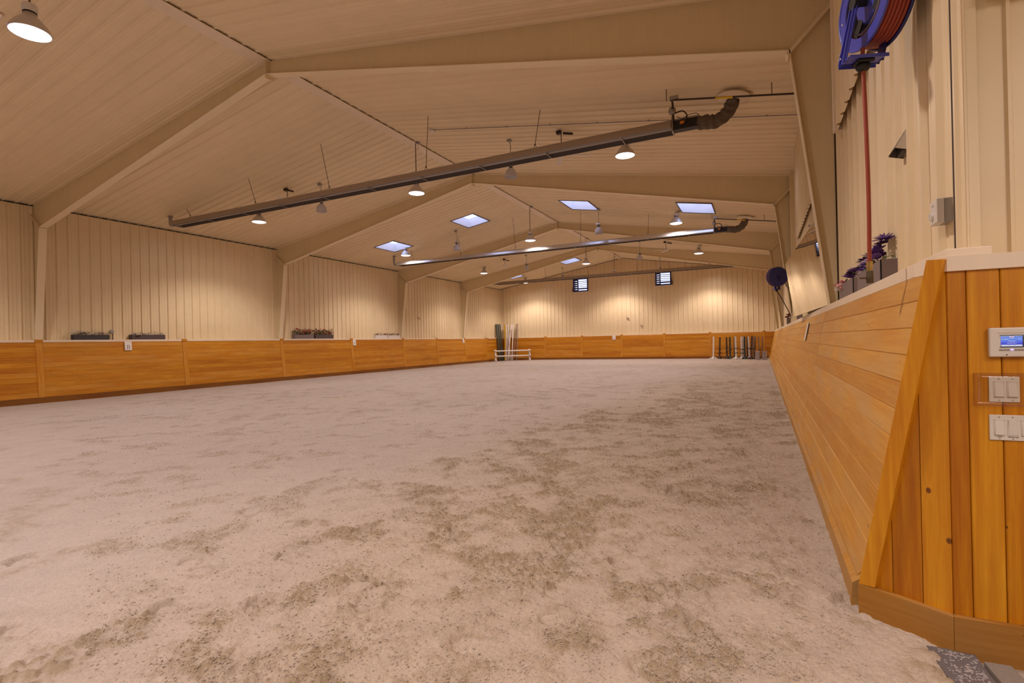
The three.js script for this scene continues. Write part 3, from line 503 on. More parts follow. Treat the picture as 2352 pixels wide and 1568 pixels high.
function fan(x, y, z, label) {
  const o = thing('ceiling_fan', label, 'ceiling fan', [x, y, z], 0, 'ceiling fans under the roof'), top = roofY(x) - 0.03 - y;
  part('motor', lathe([[0, -0.01], [0.05, 0], [0.09, 0.03], [0.1, 0.07], [0.08, 0.12], [0.03, 0.14], [0, 0.14]], 18), M.white, o); part('downrod', rodG(V(0, 0.13, 0), V(0, top - 0.08, 0), 0.012), M.rod, o);
  part('mount', box(0.12, 0.08, 0.1, -0.06, top - 0.04, 0), M.pipe, o); part('canopy', rodG(V(0.06, top - 0.08, 0), V(0.32, top - 0.16, 0.05), 0.03), M.pipe, o);
  const bl = boxUV(new THREE.BoxGeometry(0.62, 0.008, 0.11).translate(0.42, 0.06, 0)); bl.rotateX(0.12);
  for (let k = 0; k < 4; k++) { const b = part('blade', bl, M.ivory, o); b.rotation.y = 0.5 + k * Math.PI / 2; }
}
fan(-14.3, 6.27, -12.4, 'ceiling fan hidden mostly behind the nearest tube heater, left half'); fan(-4.48, 6.12, -12.4, 'ceiling fan with its hub showing below the nearest tube heater, right half');
fan(-14.6, 6.27, -29.4, 'far ceiling fan on the left slope beyond the middle tube heater'); fan(-4.64, 6.28, -29.4, 'far ceiling fan on the right slope beyond the middle tube heater');

for (const [x, z, l] of [[2.6, -0.9, 'added wrapped strip light on the aisle ceiling nearest the switches'], [2.6, 2.2, 'added wrapped strip light farther back on the aisle ceiling']]) {  // unseen aisle fixtures, added to throw light on the jamb
  const o = thing('added_strip_light', l, 'added ceiling light', [x, 3.66, z]); part('tray', rbox(0.3, 0.04, 1.24, 0.01, 0, 0.01, 0), M.white, o);
  part('diffuser', rbox(0.26, 0.05, 1.2, 0.02, 0, -0.03, 0), new THREE.MeshStandardMaterial({ color: 0xffffff, emissive: lin(1, 0.92, 0.85), emissiveIntensity: 3, roughness: 0.6 }), o);
  const q = new THREE.RectAreaLight(LAMP_COLOR, 62, 0.26, 1.2); q.position.set(0, -0.06, 0); q.rotation.x = -Math.PI / 2; o.add(q); q.name = 'light';
}

// ================================================================ TUBE HEATERS
function wrinkled(pts, r, seed) {
  const g = new THREE.TubeGeometry(new THREE.CatmullRomCurve3(pts.map((p) => V(...p))), 60, r, 22, false), p = g.attributes.position, n = g.attributes.normal;
  for (let i = 0; i < p.count; i++) { const k = Math.floor(i / 23), a = (i % 23 % 22) / 22 * 6.283, w = 0.007 * Math.sin(k * 0.75 + 2.2 * Math.sin(a + seed)) + 0.05 * (fbm(k * 0.3 + seed, Math.cos(a) * 2.2 + 3 + Math.sin(a), 3) - 0.5); p.setXYZ(i, p.getX(i) + n.getX(i) * w, p.getY(i) + n.getY(i) * w, p.getZ(i) + n.getZ(i) * w); }
  const q = mergeVertices(g); q.computeVertexNormals(); return q;
}
function heater(z, xl, xr, yc, label, mat, hangers) {
  const o = thing('tube_heater', label, 'heater', [0, 0, z], 0, 'radiant tube heaters across the hall'), y0 = yc - 0.08, y1 = yc + 0.1;
  const sec = [[-0.235, y0], [-0.235, y0 + 0.015], [-0.205, y0 + 0.11], [-0.14, y1], [0.14, y1], [0.205, y0 + 0.11], [0.235, y0 + 0.015], [0.235, y0], [0.222, y0], [0.222, y0 + 0.013], [0.195, y0 + 0.104], [0.135, y1 - 0.008], [-0.135, y1 - 0.008], [-0.195, y0 + 0.104], [-0.222, y0 + 0.013], [-0.222, y0]];
  const segs = 5, L = xr - xl;
  for (let k = 0; k < segs; k++) { const a = xl + L * k / segs; part('reflector', boxUV(place(extrude(sec, L / segs - 0.004), V(a, 0, 0), NZ, Y, X)), mat, o); }
  part('burner_tube', rodG(V(xl - 0.1, y0 + 0.075, 0), V(xr, y0 + 0.075, 0), 0.05, 14), M.galv, o);
  const dark_inset = [[-0.219, y0 + 0.002], [-0.219, y0 + 0.014], [-0.192, y0 + 0.103], [-0.134, y1 - 0.011], [0.134, y1 - 0.011], [0.192, y0 + 0.103], [0.219, y0 + 0.014], [0.219, y0 + 0.002], [0.217, y0 + 0.002], [0.217, y0 + 0.014], [0.19, y0 + 0.101], [0.133, y1 - 0.013], [-0.133, y1 - 0.013], [-0.19, y0 + 0.101], [-0.217, y0 + 0.014], [-0.217, y0 + 0.002]];  // dark sheet added inside the hood to make its underside darker
  part('dark_inset', boxUV(place(extrude(dark_inset, L), V(xl, 0, 0), NZ, Y, X)), M.dark_inset, o);
  part('end_cap', place(extrude(sec.slice(0, 8), 0.01), V(xl - 0.006, 0, 0), NZ, Y, X), mat, o);
  for (let k = 1; k <= 9; k++) part('brace', box(0.02, 0.016, 0.45, xl + L * k / 9.6, y0 + 0.008, 0), M.galv, o);
  for (const [x, dx] of hangers) part('hanger', [rodG(V(x, roofY(x) - 0.03, 0), V(x + dx, y1 + 0.12, 0), 0.008, 6), rodG(V(x + dx, y1 + 0.12, 0), V(x + dx - 0.08, y1, 0), 0.006, 5), rodG(V(x + dx, y1 + 0.12, 0), V(x + dx + 0.08, y1, 0), 0.006, 5), cyl(0.02, 0.02, 0.03, x + dx, y1 + 0.12, 0, 8)], M.rod, o);
  // flue at the left end, going up through the roof
  part('flue', [tube([[xl, y0 + 0.075, 0], [xl - 0.22, y0 + 0.075, 0], [xl - 0.31, y0 + 0.1, 0], [xl - 0.33, y0 + 0.2, 0], [xl - 0.33, roofY(xl - 0.33), 0]], 0.055, 30, 12), cyl(0.08, 0.09, 0.04, xl - 0.33, roofY(xl - 0.33) - 0.05, 0), cyl(0.065, 0.065, 0.02, xl - 0.2, y0 + 0.09, 0)], M.galv, o);
  // burner, fresh-air duct and gas line at the right end
  const b = part('burner', [rbox(0.5, 0.19, 0.2, 0.012, xr + 0.27, yc + 0.0, 0)], M.black, o);
  part('burner_lid', box(0.5, 0.03, 0.2, xr + 0.27, yc + 0.105, 0), M.aluDull, o);
  part('warning_label', box(0.085, 0.06, 0.004, xr + 0.2, yc + 0.03, 0.102), M.orangeLabel, b);
  part('bracket', box(0.03, 0.3, 0.26, xr + 0.01, yc + 0.03, 0), M.aluDull, o);
  const dx = xr + 1.1;
  part('air_duct', wrinkled([[xr + 0.49, yc, 0], [xr + 0.62, yc - 0.02, 0], [xr + 0.8, yc - 0.04, 0], [xr + 0.98, yc + 0.02, 0.01], [xr + 1.1, yc + 0.16, 0.03], [dx + 0.05, yc + 0.3, 0.07], [dx + 0.04, yc + 0.44, 0.14]], 0.128, z), M.duct, o);
  part('duct_collar', lathe([[0.13, -0.05], [0.3, 0.0], [0.31, 0.02], [0.3, 0.025], [0.13, -0.035]], 32).rotateZ(-Math.atan(SL)).translate(dx + 0.07, roofY(dx + 0.07) - 0.085, 0.17), M.trimMetal, o);
  const pz = 0.6, py = (x) => roofY(x) - 0.25;
  part('gas_pipe', [rodG(V(xr + 0.06, py(xr), pz), V(XR - 0.08, py(XR - 0.08), pz), 0.017, 10), rodG(V(xr + 0.06, py(xr), pz), V(xr + 0.04, yc + 0.42, 0.24), 0.016), rodG(V(xr + 0.04, yc + 0.42, 0.24), V(xr + 0.04, yc + 0.05, 0.13), 0.02), tube([[xr + 0.05, yc + 0.22, 0.14], [xr + 0.22, yc + 0.24, 0.14], [xr + 0.3, yc + 0.14, 0.13], [xr + 0.24, yc - 0.02, 0.12]], 0.014, 16, 7), tube([[xr + 0.1, yc + 0.16, 0.12], [xr + 0.2, yc + 0.1, 0.12], [xr + 0.35, yc + 0.16, 0.1], [xr + 0.48, yc + 0.17, 0.06], [xr + 0.53, yc + 0.12, 0.05]], 0.006, 16, 5)], M.pipe, o);
  part('regulator', new THREE.SphereGeometry(0.075, 16, 12).scale(1, 1.15, 0.7).translate(xr + 0.02, yc + 0.27, 0.17), M.galv, o);
  for (const d of [-0.12, 1.72]) part('pipe_hanger', rodG(V(xr + 0.1 + d, roofY(xr + d) - 0.03, pz), V(xr + 0.1 + d, py(xr + d) - 0.02, pz), 0.009, 6), M.rod, o);
  part('pipe_clip', box(0.16, 0.07, 0.06, xr + 0.12, py(xr) + 0.03, pz), M.galv, o);
  part('pipe_tag', cyl(0.021, 0.021, 0.3, 0, 0, 0, 10).rotateZ(Math.PI / 2 - Math.atan(SL)).translate(xr + 1.02, py(xr + 1.02), pz), M.yellow, o);
}
heater(-11.05, -18.17, -1.556, 5.80, 'long tube heater nearest the camera, with its shallow grey hood and black burner', M.aluDull, [[-14.45, 0.3], [-11.35, 0.3], [-7.6, -0.1], [-4.49, -0.15], [-17.6, 0.2]]);
heater(-22.3, -17.42, -1.63, 5.76, 'middle tube heater with a bright silver hood, below the four skylights', M.alu, [[-13.7, 0.15], [-10.6, 0.1], [-7.2, -0.05], [-4.2, -0.05], [-16.6, 0.1]]);
heater(-33.8, -17.5, -1.65, 5.79, 'farthest tube heater, in front of the wall shutters', M.aluDull, [[-13.7, 0.1], [-10.6, 0.1], [-7.2, 0], [-4.2, 0]]);
{ const o = thing('conduit', 'thin wiring conduit with clips along the right roof slope behind the nearest heater', 'conduit'); const z = -11.95, y = (x) => roofY(x) - 0.05; part('tube', rodG(V(-8.05, y(-8.05), z), V(0.8, y(0.8), z), 0.012), M.galv, o); part('box', box(0.14, 0.07, 0.12, -8.1, y(-8.1) - 0.01, z), M.white, o); for (let k = 0; k < 7; k++) part('clip', box(0.05, 0.03, 0.04, -7 + k * 1.2, y(-7 + k * 1.2) + 0.008, z), M.galv, o); }

// ================================================================ HOSE REELS
function reel(label, pos, turn, hoseDown, mount, detail) {
  const o = thing('hose_reel', label, 'hose reel', pos, turn, 'blue wall hose reels'), r0 = 0.262, DX = 0.075;
  // axis along local x; the near flange (towards -x) is an open ring with a hub, the far one closed
  const ring = (ra, rb, t, x) => { const s = new THREE.Shape(); s.absarc(0, 0, ra, 0, Math.PI * 2); const h = new THREE.Path(); h.absarc(0, 0, rb, 0, Math.PI * 2, true); s.holes.push(h); return new THREE.ExtrudeGeometry(s, { depth: t, bevelEnabled: true, bevelSize: 0.003, bevelThickness: 0.003, bevelSegments: 1, curveSegments: 40 }).rotateY(Math.PI / 2).translate(x, 0, 0); };
  const rimL = new THREE.TorusGeometry(r0, 0.009, 8, 48).rotateY(Math.PI / 2);
  part('flange', [ring(r0, 0.195, 0.006, -0.07 + DX), rimL.clone().translate(-0.07 + DX, 0, 0)], M.blue, o);
  part('flange', [ring(r0, 0.03, 0.006, 0.07 + DX), rimL.clone().translate(0.07 + DX, 0, 0)], M.blueDark, o);
  part('inner_ring', lathe([[0.172, -0.075], [0.178, -0.06], [0.178, 0.074], [0.17, 0.074], [0.165, -0.06]], 40).rotateZ(-Math.PI / 2).translate(DX, 0, 0), M.aluDull, o);
  part('spring_can', [lathe([[0, -0.055], [0.1, -0.055], [0.115, -0.045], [0.115, 0.04], [0, 0.04]], 32).rotateZ(-Math.PI / 2).translate(DX, 0, 0)], M.blue, o);
  part('spoke', [0.6, 2.2, 3.8, 5.4].map((a) => new THREE.BoxGeometry(0.012, 0.1, 0.05).translate(0, 0.14, 0).rotateX(a).translate(-0.05 + DX, 0, 0)), M.black, o);
  const coils = [];
  for (let l = 0; l < 3; l++) for (let k = 0; k < 6 - (l % 2); k++) coils.push(new THREE.TorusGeometry(0.206 + l * 0.018, 0.0112, 9, 44).rotateY(Math.PI / 2).translate(-0.056 + DX + 0.0225 * k + (l % 2) * 0.0112, 0.0015 * Math.sin(k * 3 + l), 0));
  part('hose_coil', coils, detail ? M.hose : std(lin(0.09, 0.03, 0.02), 0.6), o);
  // frame: near arm from the hub down to the guide plate, far arm, hose guide
  const ax = -0.105, bx = 0.105, py = -0.345;
  const arm = (x, t) => [bar(V(t, 0.05, 0.0), V(x, py - 0.005, -0.03), 0.062, 0.008, X), bar(V(t + 0.008 * Math.sign(x), 0.05, 0.012), V(x + 0.008 * Math.sign(x), py - 0.005, -0.012), 0.008, 0.016, X), bar(V(t + 0.008 * Math.sign(x), 0.05, -0.026), V(x + 0.008 * Math.sign(x), py - 0.005, -0.056), 0.008, 0.016, X)];
  part('arm', arm(ax, ax + DX), M.blue, o); part('arm', arm(bx, bx + DX), M.blueDark, o);
  part('guide_plate', [box(0.22, 0.006, 0.028, 0, py, 0.045), box(0.22, 0.006, 0.028, 0, py, -0.06), box(0.075, 0.006, 0.09, -0.07, py, -0.008), box(0.085, 0.006, 0.09, 0.066, py, -0.008), box(0.22, 0.02, 0.005, 0, py - 0.008, 0.058), box(0.22, 0.02, 0.005, 0, py - 0.008, -0.073)], M.blue, o);
  part('hose_guide', [rodG(V(-0.03, py - 0.01, 0.02), V(-0.03, py - 0.01, -0.05), 0.014), rodG(V(0.03, py - 0.01, 0.02), V(0.03, py - 0.01, -0.05), 0.014), rodG(V(-0.045, py - 0.012, 0.02), V(0.045, py - 0.012, 0.02), 0.013), new THREE.SphereGeometry(0.042, 14, 10).scale(1, 0.75, 0.8).translate(0, py - 0.04, -0.012)], M.black, o);
  part('rivets', [[ax - 0.008, py + 0.03, -0.04], [ax - 0.008, py + 0.06, -0.052], [ax - 0.008, py + 0.035, -0.062], [ax - 0.008, -0.12, -0.012]].map((p) => new THREE.SphereGeometry(0.006, 8, 6).translate(...p)), M.alu, o);
  part('hub', [rodG(V(ax + DX - 0.02, 0, 0), V(bx + DX + 0.02, 0, 0), 0.022, 14), rodG(V(ax + DX - 0.03, 0, 0), V(ax + DX, 0, 0), 0.036, 14)], M.black, o);
  mount(o);
  part('hose', hoseDown.hose, detail ? M.hose : M.pipe, o);
  if (hoseDown.end) { const [x, y, z] = hoseDown.end; const c = part('coupling', [cyl(0.0165, 0.0165, 0.045, x, y - 0.02, z), cyl(0.0185, 0.0185, 0.008, x, y - 0.004, z), cyl(0.0185, 0.0185, 0.008, x, y - 0.03, z), cyl(0.0135, 0.0135, 0.02, x, y - 0.05, z)], M.brass, o); part('nozzle', [cyl(0.018, 0.021, 0.04, x, y - 0.075, z), cyl(0.021, 0.019, 0.035, x, y - 0.112, z), box(0.045, 0.01, 0.012, x - 0.035, y - 0.098, z)], std(lin(0.13, 0.1, 0.06), 0.4, 0.6), c); }
}
{
  const turn = 0.363, c = Math.cos(turn), s = Math.sin(turn);
  reel('blue hose reel with red-brown hose and its end hanging over the purple flower boxes', [0.6, 3.475, -3.79], turn,
    { hose: tube([[0, -0.27, -0.2 + 0.19], [0, -0.36, -0.012], [0.003, -0.6, -0.006], [0.006, -1.2, 0.004], [0.002, -1.585, 0.004]], 0.0118, 40, 10), end: [0.002, -1.585, 0.004] },
    (o) => { part('wall_mount', [bar(V(-0.03, 0.05, 0), V(0.27, 0.4, 0.12), 0.05, 0.012, Z), bar(V(0.18, 0.05, 0), V(0.27, 0.33, 0.12), 0.05, 0.012, Z), box(0.02, 0.4, 0.2, 0.275, 0.3, 0.11)], M.blueDark, o); part('supply_hose', tube([[0.12, 0.0, 0], [0.2, -0.02, 0.12], [0.26, 0.02, 0.3], [0.24, 0.2, 0.42], [0.2, 0.5, 0.43]], 0.018, 24, 8), M.black, o); }, true);
  reel('distant blue hose reel on a black bracket fixed to a column flange', [0.4, 3.12, -16.38], -1.15,
    { hose: tube([[0, -0.3, -0.012], [0.02, -0.4, -0.03], [0.0, -0.7, -0.2], [-0.02, -1.15, -0.42], [-0.05, -1.42, -0.5]], 0.0125, 30, 8) },
    (o) => { part('wall_mount', [box(0.12, 0.17, 0.16, 0.06, 0.07, -0.33), box(0.06, 0.1, 0.14, 0.0, 0.07, -0.25)], M.black, o); part('supply_hose', tube([[0.05, -0.18, -0.24], [0.06, -0.3, -0.28], [0.08, -0.33, -0.35], [0.1, -0.27, -0.4]], 0.01, 16, 7), M.black, o); }, false);
}

// ================================================================ RIGHT WALL: mirror, hood, thermostat, panels
{
  const o = thing('wall_mirror', 'large tilted riding mirror behind the ledge between the two near columns', 'mirror', [0, 0, 0]);
  const b = V(0.80, 1.86, 0), t = V(0.645, 2.99, 0), u = t.clone().sub(b), hgt = u.length(); u.normalize(); const n = V(-u.y, u.x, 0), z0 = -12.56, L = 4.75;
  const g = new THREE.PlaneGeometry(L, hgt, 40, 14).translate(L / 2, hgt / 2, 0), p = g.attributes.position; for (let i = 0; i < p.count; i++) p.setZ(i, 0.011 + 0.0022 * Math.sin(p.getX(i) * 3.3 + p.getY(i) * 2) + 0.002 * fbm(p.getX(i) * 1.1, p.getY(i) * 1.6, 2)); g.computeVertexNormals();
  const yaw = (q) => q.translate(0, 0, -z0 - 3.5).translate(-0.73, 0, 0).rotateY(0.04).translate(0.73, 0, z0 + 3.5);
  part('glass', yaw(place(g, b.clone().setZ(z0), Z, u, n)), M.mirror, o);
  part('backing', yaw(place(box(L, hgt, 0.012, L / 2, hgt / 2, 0.002), b.clone().setZ(z0), Z, u, n)), M.mirrorEdge, o);
  part('clip', [0.2, L - 0.5].map((x) => place(box(0.04, 0.03, 0.03, x, hgt - 0.01, 0.012), b.clone().setZ(z0), Z, u, n)), M.alu, o);
  part('support', [0.5, 2.4, 4.2].map((x) => rodG(V(0.66, 2.9, z0 + x), V(XR, 2.75, z0 + x), 0.012)), M.galv, o);
}
{
  const o = thing('vent_hood', 'small triangular sheet metal vent hood on the near right wall', 'vent hood', [XR - 0.005, 2.825, -4.27]);
  const w = 0.2, side = [[0, 0], [-0.084, -0.142], [-0.084, -0.152], [0, -0.178]];
  for (const q of [-w / 2, w / 2 - 0.002]) part('side', place(extrude(side, 0.002), V(0, 0, q), X, Y, Z), M.alu, o);
  part('cover', [bar(V(0, 0, 0), V(-0.085, -0.146, 0), 0.002, w, Z)], M.alu, o);
  part('throat', box(0.04, 0.1, w - 0.02, -0.022, -0.12, 0), M.black, o); part('flap', bar(V(-0.01, -0.17, w / 2 - 0.03), V(-0.03, -0.2, w / 2 - 0.03), 0.004, 0.03, Z), M.galv, o);
}
{
  const o = thing('thermostat', 'cream wall thermostat with a round dial below the vent hood', 'thermostat', [XR, 2.09, -3.47]);
  part('box', rbox(0.035, 0.13, 0.115, 0.006, -0.052, 0, 0.0), M.ivory, o); part('back_box', box(0.034, 0.125, 0.11, -0.017, 0, 0), M.galv, o);
  part('dial', [new THREE.CylinderGeometry(0.02, 0.022, 0.012, 20).rotateZ(Math.PI / 2).translate(-0.074, -0.02, -0.012), box(0.008, 0.034, 0.006, -0.082, -0.02, -0.012)], M.white, o); part('slot', box(0.002, 0.004, 0.03, -0.07, 0.035, 0), M.galv, o);
}
function canvasTex(w, h, draw) { const c = document.createElement('canvas'); c.width = w; c.height = h; const x = c.getContext('2d'); draw(x, w, h); const t = new THREE.CanvasTexture(c); t.colorSpace = THREE.SRGBColorSpace; return t; }
const faceUV = (g, w, h, x0, y0) => { const p = g.attributes.position, uv = new Float32Array(p.count * 2); for (let i = 0; i < p.count; i++) { uv[2 * i] = (p.getX(i) - x0) / w; uv[2 * i + 1] = (p.getY(i) - y0) / h; } g.setAttribute('uv', new THREE.BufferAttribute(uv, 2)); return g; };
{
  const o = thing('control_panel', 'white wall keypad with a lit blue screen above the guarded switches', 'control panel', [0.915 + 0.095, 1.4, JAMB]);
  part('bezel', rbox(0.19, 0.13, 0.022, 0.006, 0, 0, 0.011), M.ivory, o); part('brow', box(0.13, 0.003, 0.004, 0.0, 0.043, 0.022), M.ivory, o);
  const tex = canvasTex(512, 340, (c, w, h) => {
    const g = c.createLinearGradient(0, 0, 0, h); g.addColorStop(0, '#8fb0ff'); g.addColorStop(0.5, '#6b8cff'); g.addColorStop(0.82, '#5048e0'); g.addColorStop(1, '#d8e2ff'); c.fillStyle = g; c.fillRect(0, 0, w, h);
    c.fillStyle = '#f4d8e8'; c.fillRect(200, 6, 108, 42); c.fillStyle = '#dfe8ff'; c.fillRect(0, 0, 196, 14); c.fillRect(312, 0, 200, 14); c.fillStyle = '#3a3fb0'; for (const x of [14, 62, 110, 158, 330, 380, 428, 470]) c.fillRect(x, 20, 28, 18); c.fillStyle = '#b06078'; c.fillRect(232, 22, 40, 12);
    c.fillStyle = '#ffffff'; c.textAlign = 'center'; c.font = 'bold 26px sans-serif'; c.fillText('Country', 254, 86); c.font = 'bold 32px sans-serif'; c.fillText('Luke Bryan', 254, 180); c.fillText('anlayRhonda 4', 254, 246); c.textAlign = 'left'; c.font = 'bold 27px sans-serif'; c.fillText('The Highway', 18, 122); c.fillText('Ch. 56', 400, 120); c.fillStyle = '#f6f8ff'; c.fillRect(10, 286, 490, 36); c.fillStyle = '#a8b4e0'; c.fillRect(150, 300, 80, 8); c.fillRect(280, 300, 70, 8);
  });
  const s = part('screen', faceUV(box(0.072, 0.047, 0.004, -0.022 + 0.002, 0.005, 0.0225), 0.072, 0.047, -0.056, -0.0185), new THREE.MeshStandardMaterial({ color: 0x101018, roughness: 0.3, emissive: 0xffffff, emissiveMap: tex, emissiveIntensity: 0.75 }), o);
  part('screen_frame', [box(0.078, 0.003, 0.006, -0.02, 0.03, 0.0225), box(0.078, 0.003, 0.006, -0.02, -0.02, 0.0225), box(0.003, 0.05, 0.006, 0.018, 0.005, 0.0225)], M.black, o);
  for (let k = 0; k < 7; k++) { const b = part('button', new THREE.CylinderGeometry(0.0052, 0.0052, 0.004, 14).rotateX(Math.PI / 2).scale(1.2, 0.7, 1), k === 3 ? new THREE.MeshStandardMaterial({ color: 0x8070d0, emissive: lin(0.7, 0.55, 1), emissiveIntensity: 1 }) : M.galv, o); b.position.set(-0.057 + k * 0.0125, -0.033, 0.023); }
  part('sensor', cyl(0.0025, 0.0025, 0.004, 0, 0, 0, 10).rotateX(Math.PI / 2).translate(-0.037, -0.055, 0.022), M.black, o);
}
function switchPlate(label, x, y, w, n, tops) {
  const o = thing('switch_plate', label, 'light switch', [x, y, JAMB]); part('plate', rbox(w, 0.114, 0.008, 0.0035, w / 2, 0, 0.003), M.ivory, o);
  for (let k = 0; k < n; k++) {
    const cx = 0.034 + k * 0.0455; part('rocker_frame', [box(0.036, 0.003, 0.0035, cx, 0.0345, 0.0075), box(0.036, 0.003, 0.0035, cx, -0.0345, 0.0075), box(0.003, 0.069, 0.0035, cx - 0.0168, 0, 0.0075), box(0.003, 0.069, 0.0035, cx + 0.0168, 0, 0.0075)], M.ivory, o);
    const r = part('rocker', rbox(0.0305, 0.065, 0.006, 0.002, 0, 0, 0), M.ivory, o); r.position.set(cx, 0, 0.0085); r.rotation.x = tops[k] ? 0.075 : -0.075;
    part('screw', [new THREE.CylinderGeometry(0.0026, 0.0026, 0.002, 10).rotateX(Math.PI / 2).translate(cx, 0.047, 0.0075), new THREE.CylinderGeometry(0.0026, 0.0026, 0.002, 10).rotateX(Math.PI / 2).translate(cx, -0.0485, 0.0075)], M.galv, o);
    if (n > 2) part('caption', [box(k % 2 ? 0.021 : 0.017, 0.0028, 0.0006, cx - (k % 2 ? 0.006 : 0), -0.041, 0.0073), ...(k % 2 ? [box(0.012, 0.0028, 0.0006, cx + 0.013, -0.0415, 0.0073)] : [])], M.rod, o);
  }
}
switchPlate('white two-rocker switch plate behind the clear plastic guard', 0.9145, 1.19, 0.105, 2, [0, 0]);
switchPlate('white captioned rocker switch plate below the guarded switches', 0.913, 1.02, 0.21, 4, [0, 1, 0, 1]);
{
  const o = thing('switch_guard', 'clear plastic guard box with a moulded rim over the upper switches', 'switch guard', [0.862, 1.19, JAMB]), w = 0.235, h = 0.142, d = 0.058;
  part('cover', rbox(w, h, d, 0.014, w / 2, 0, d / 2 + 0.001, 4), M.clear, o);
  part('rim', [box(w, 0.006, 0.01, w / 2, h / 2, 0.006), box(w, 0.006, 0.01, w / 2, -h / 2, 0.006), box(0.006, h, 0.01, 0, 0, 0.006)], M.clear, o);
  part('moulding', [...Array(12)].map((_, k) => new THREE.TorusGeometry(0.0045, 0.0012, 6, 10).translate(0.011, -0.05 + k * 0.0091, d * 0.6)), M.clear, o);
}
{ const o = thing('junction_box', 'round grey outlet box on the left wall beside the dark flower box', 'outlet box', [XL + 0.03, 2.12, -9.76]); part('box', new THREE.CylinderGeometry(0.058, 0.058, 0.06, 20).rotateZ(Math.PI / 2).translate(0.03, 0, 0), M.galv, o); part('conduit', rodG(V(0.02, -0.05, -0.02), V(0.02, -0.28, -0.02), 0.014), M.rod, o); }
for (const [x, y, z, ry, l] of [[-9.02, 3.07, ZB + 0.03, 0, 'small brown bracket on the end wall near its centre'], [-7.99, 2.45, ZB + 0.03, 0, 'tiny brown hook low on the end wall to the right of centre'], [XL + 0.03, 3.13, -27.07, Math.PI / 2, 'small brown bracket on the left wall past the third column']]) { const o = thing('wall_bracket', l, 'bracket', [x, y, z], ry); part('hook', [tube([[-0.09, 0.09, 0.02], [-0.1, 0.02, 0.05], [0, -0.02, 0.06], [0.03, 0.05, 0.05]], 0.018, 14, 7), ...(y > 3 ? [tube([[0.02, -0.02, 0.05], [0.1, -0.05, 0.05], [0.08, -0.13, 0.02]], 0.016, 12, 7)] : [])], M.jumpTaupe, o); part('plate', box(0.1, 0.05, 0.012, 0, 0, 0.008), M.jumpTaupe, o); }

// ================================================================ DRESSAGE LETTERS
function letterSign(ch, label, o0, ex, ey, ez, w, h) {
  const o = thing('letter_sign', label, 'sign', [0, 0, 0], 0, 'white dressage letters'); const tex = ch && canvasTex(128, 160, (c, W2, H2) => { c.fillStyle = '#e8e0da'; c.fillRect(0, 0, W2, H2); c.fillStyle = '#75636a'; c.font = '104px serif'; c.textAlign = 'center'; c.fillText(ch, W2 / 2, H2 * 0.86); });
  const g = faceUV(rbox(w, h, 0.012, 0.004, 0, 0, 0.006, 1), w, h, -w / 2, -h / 2); part('board', place(g, o0, ex, ey, ez), ch ? std(0xffffff, 0.5, 0, { map: tex }) : M.white, o);
}
{
  const u = V(-0.16, 1.65, 0).normalize(), n = V(u.y, -u.x, 0), at = (y) => -19.42 + (y - 0.12) * (-0.16 / 1.65);
  for (const [c, z, l] of [['B', -10.17, 'white letter sign with a serifed B between two flower boxes'], ['P', -21.08, 'white letter sign with a P near the white flower boxes'], ['F', -32.25, 'white letter sign seen at a slant by the farthest left column']]) letterSign(c, l, V(at(1.62) + 0.02, 1.62, z), NZ, u, n, 0.225, 0.3);
  letterSign('A', 'white letter sign with an A centred on the end wall boards', V(-10.06, 1.62, -38.55), X, V(0, 1.63, -0.15).normalize(), V(0, 0.092, 0.9957), 0.25, 0.32);
  const ur = V(0.32, 1.605, 0).normalize(), nr = V(-ur.y, ur.x, 0); letterSign('', 'white letter sign seen edge-on along the right boards', V(0.727, 1.52, -10.5), Z, ur, nr, 0.25, 0.32);
}

// ================================================================ FLOWERS
const petalG = (l, w, t) => new THREE.SphereGeometry(0.5, 6, 4).scale(l, t, w).translate(l * 0.55, 0, 0);
function daisy(r, petals, layers) { const g = []; for (let k = 0; k < layers; k++) for (let i = 0; i < petals; i++) g.push(petalG(r * (1 - k * 0.22), r * 0.16, r * 0.035).rotateZ(0.12 + k * 0.3 + rr(-0.12, 0.12)).rotateY(i / petals * 6.283 + k * 0.2 + rr(-0.06, 0.06))); return merge(g); }
function rosette(r) { const g = []; for (let k = 0; k < 3; k++) for (let i = 0; i < 5; i++) g.push(new THREE.SphereGeometry(0.5, 6, 5).scale(r * (0.9 - k * 0.2), r * 0.14, r * (0.75 - k * 0.15)).translate(r * (0.45 - k * 0.12), 0, 0).rotateZ(0.15 + k * 0.45).rotateY(i * 1.2566 + k * 0.7 + rr(-0.1, 0.1))); return merge(g); }
const leafG = (l, w) => { const s = new THREE.Shape(); s.moveTo(0, 0); s.quadraticCurveTo(l * 0.4, w, l, 0); s.quadraticCurveTo(l * 0.4, -w, 0, 0); const g = new THREE.ExtrudeGeometry(s, { depth: 0.002, bevelEnabled: false, curveSegments: 5 }).rotateX(-Math.PI / 2), p = g.attributes.position; for (let i = 0; i < p.count; i++) { const t = p.getX(i) / l; p.setY(i, p.getY(i) - 0.35 * l * t * t + 0.15 * l * t); } g.computeVertexNormals(); return g; };
function planter(label, x, z0, z1, w, h, mat, y = LEDGE) {                       // box along z, front towards the arena
  const o = thing('flower_box', label, 'planter', [x, y, (z0 + z1) / 2]), L = Math.abs(z1 - z0), t = 0.012;
  part('box', [rbox(t, h, L, 0.003, -w / 2 + t / 2, h / 2, 0), rbox(t, h, L, 0.003, w / 2 - t / 2, h / 2, 0), rbox(w, h, t, 0.003, 0, h / 2, L / 2 - t / 2), rbox(w, h, t, 0.003, 0, h / 2, -L / 2 + t / 2), box(w - 0.01, t, L - 0.01, 0, t / 2, 0)], mat, o);
  part('soil', box(w - 2 * t, 0.02, L - 2 * t, 0, h - 0.035, 0), M.soil, o); return { o, L, w, h };
}
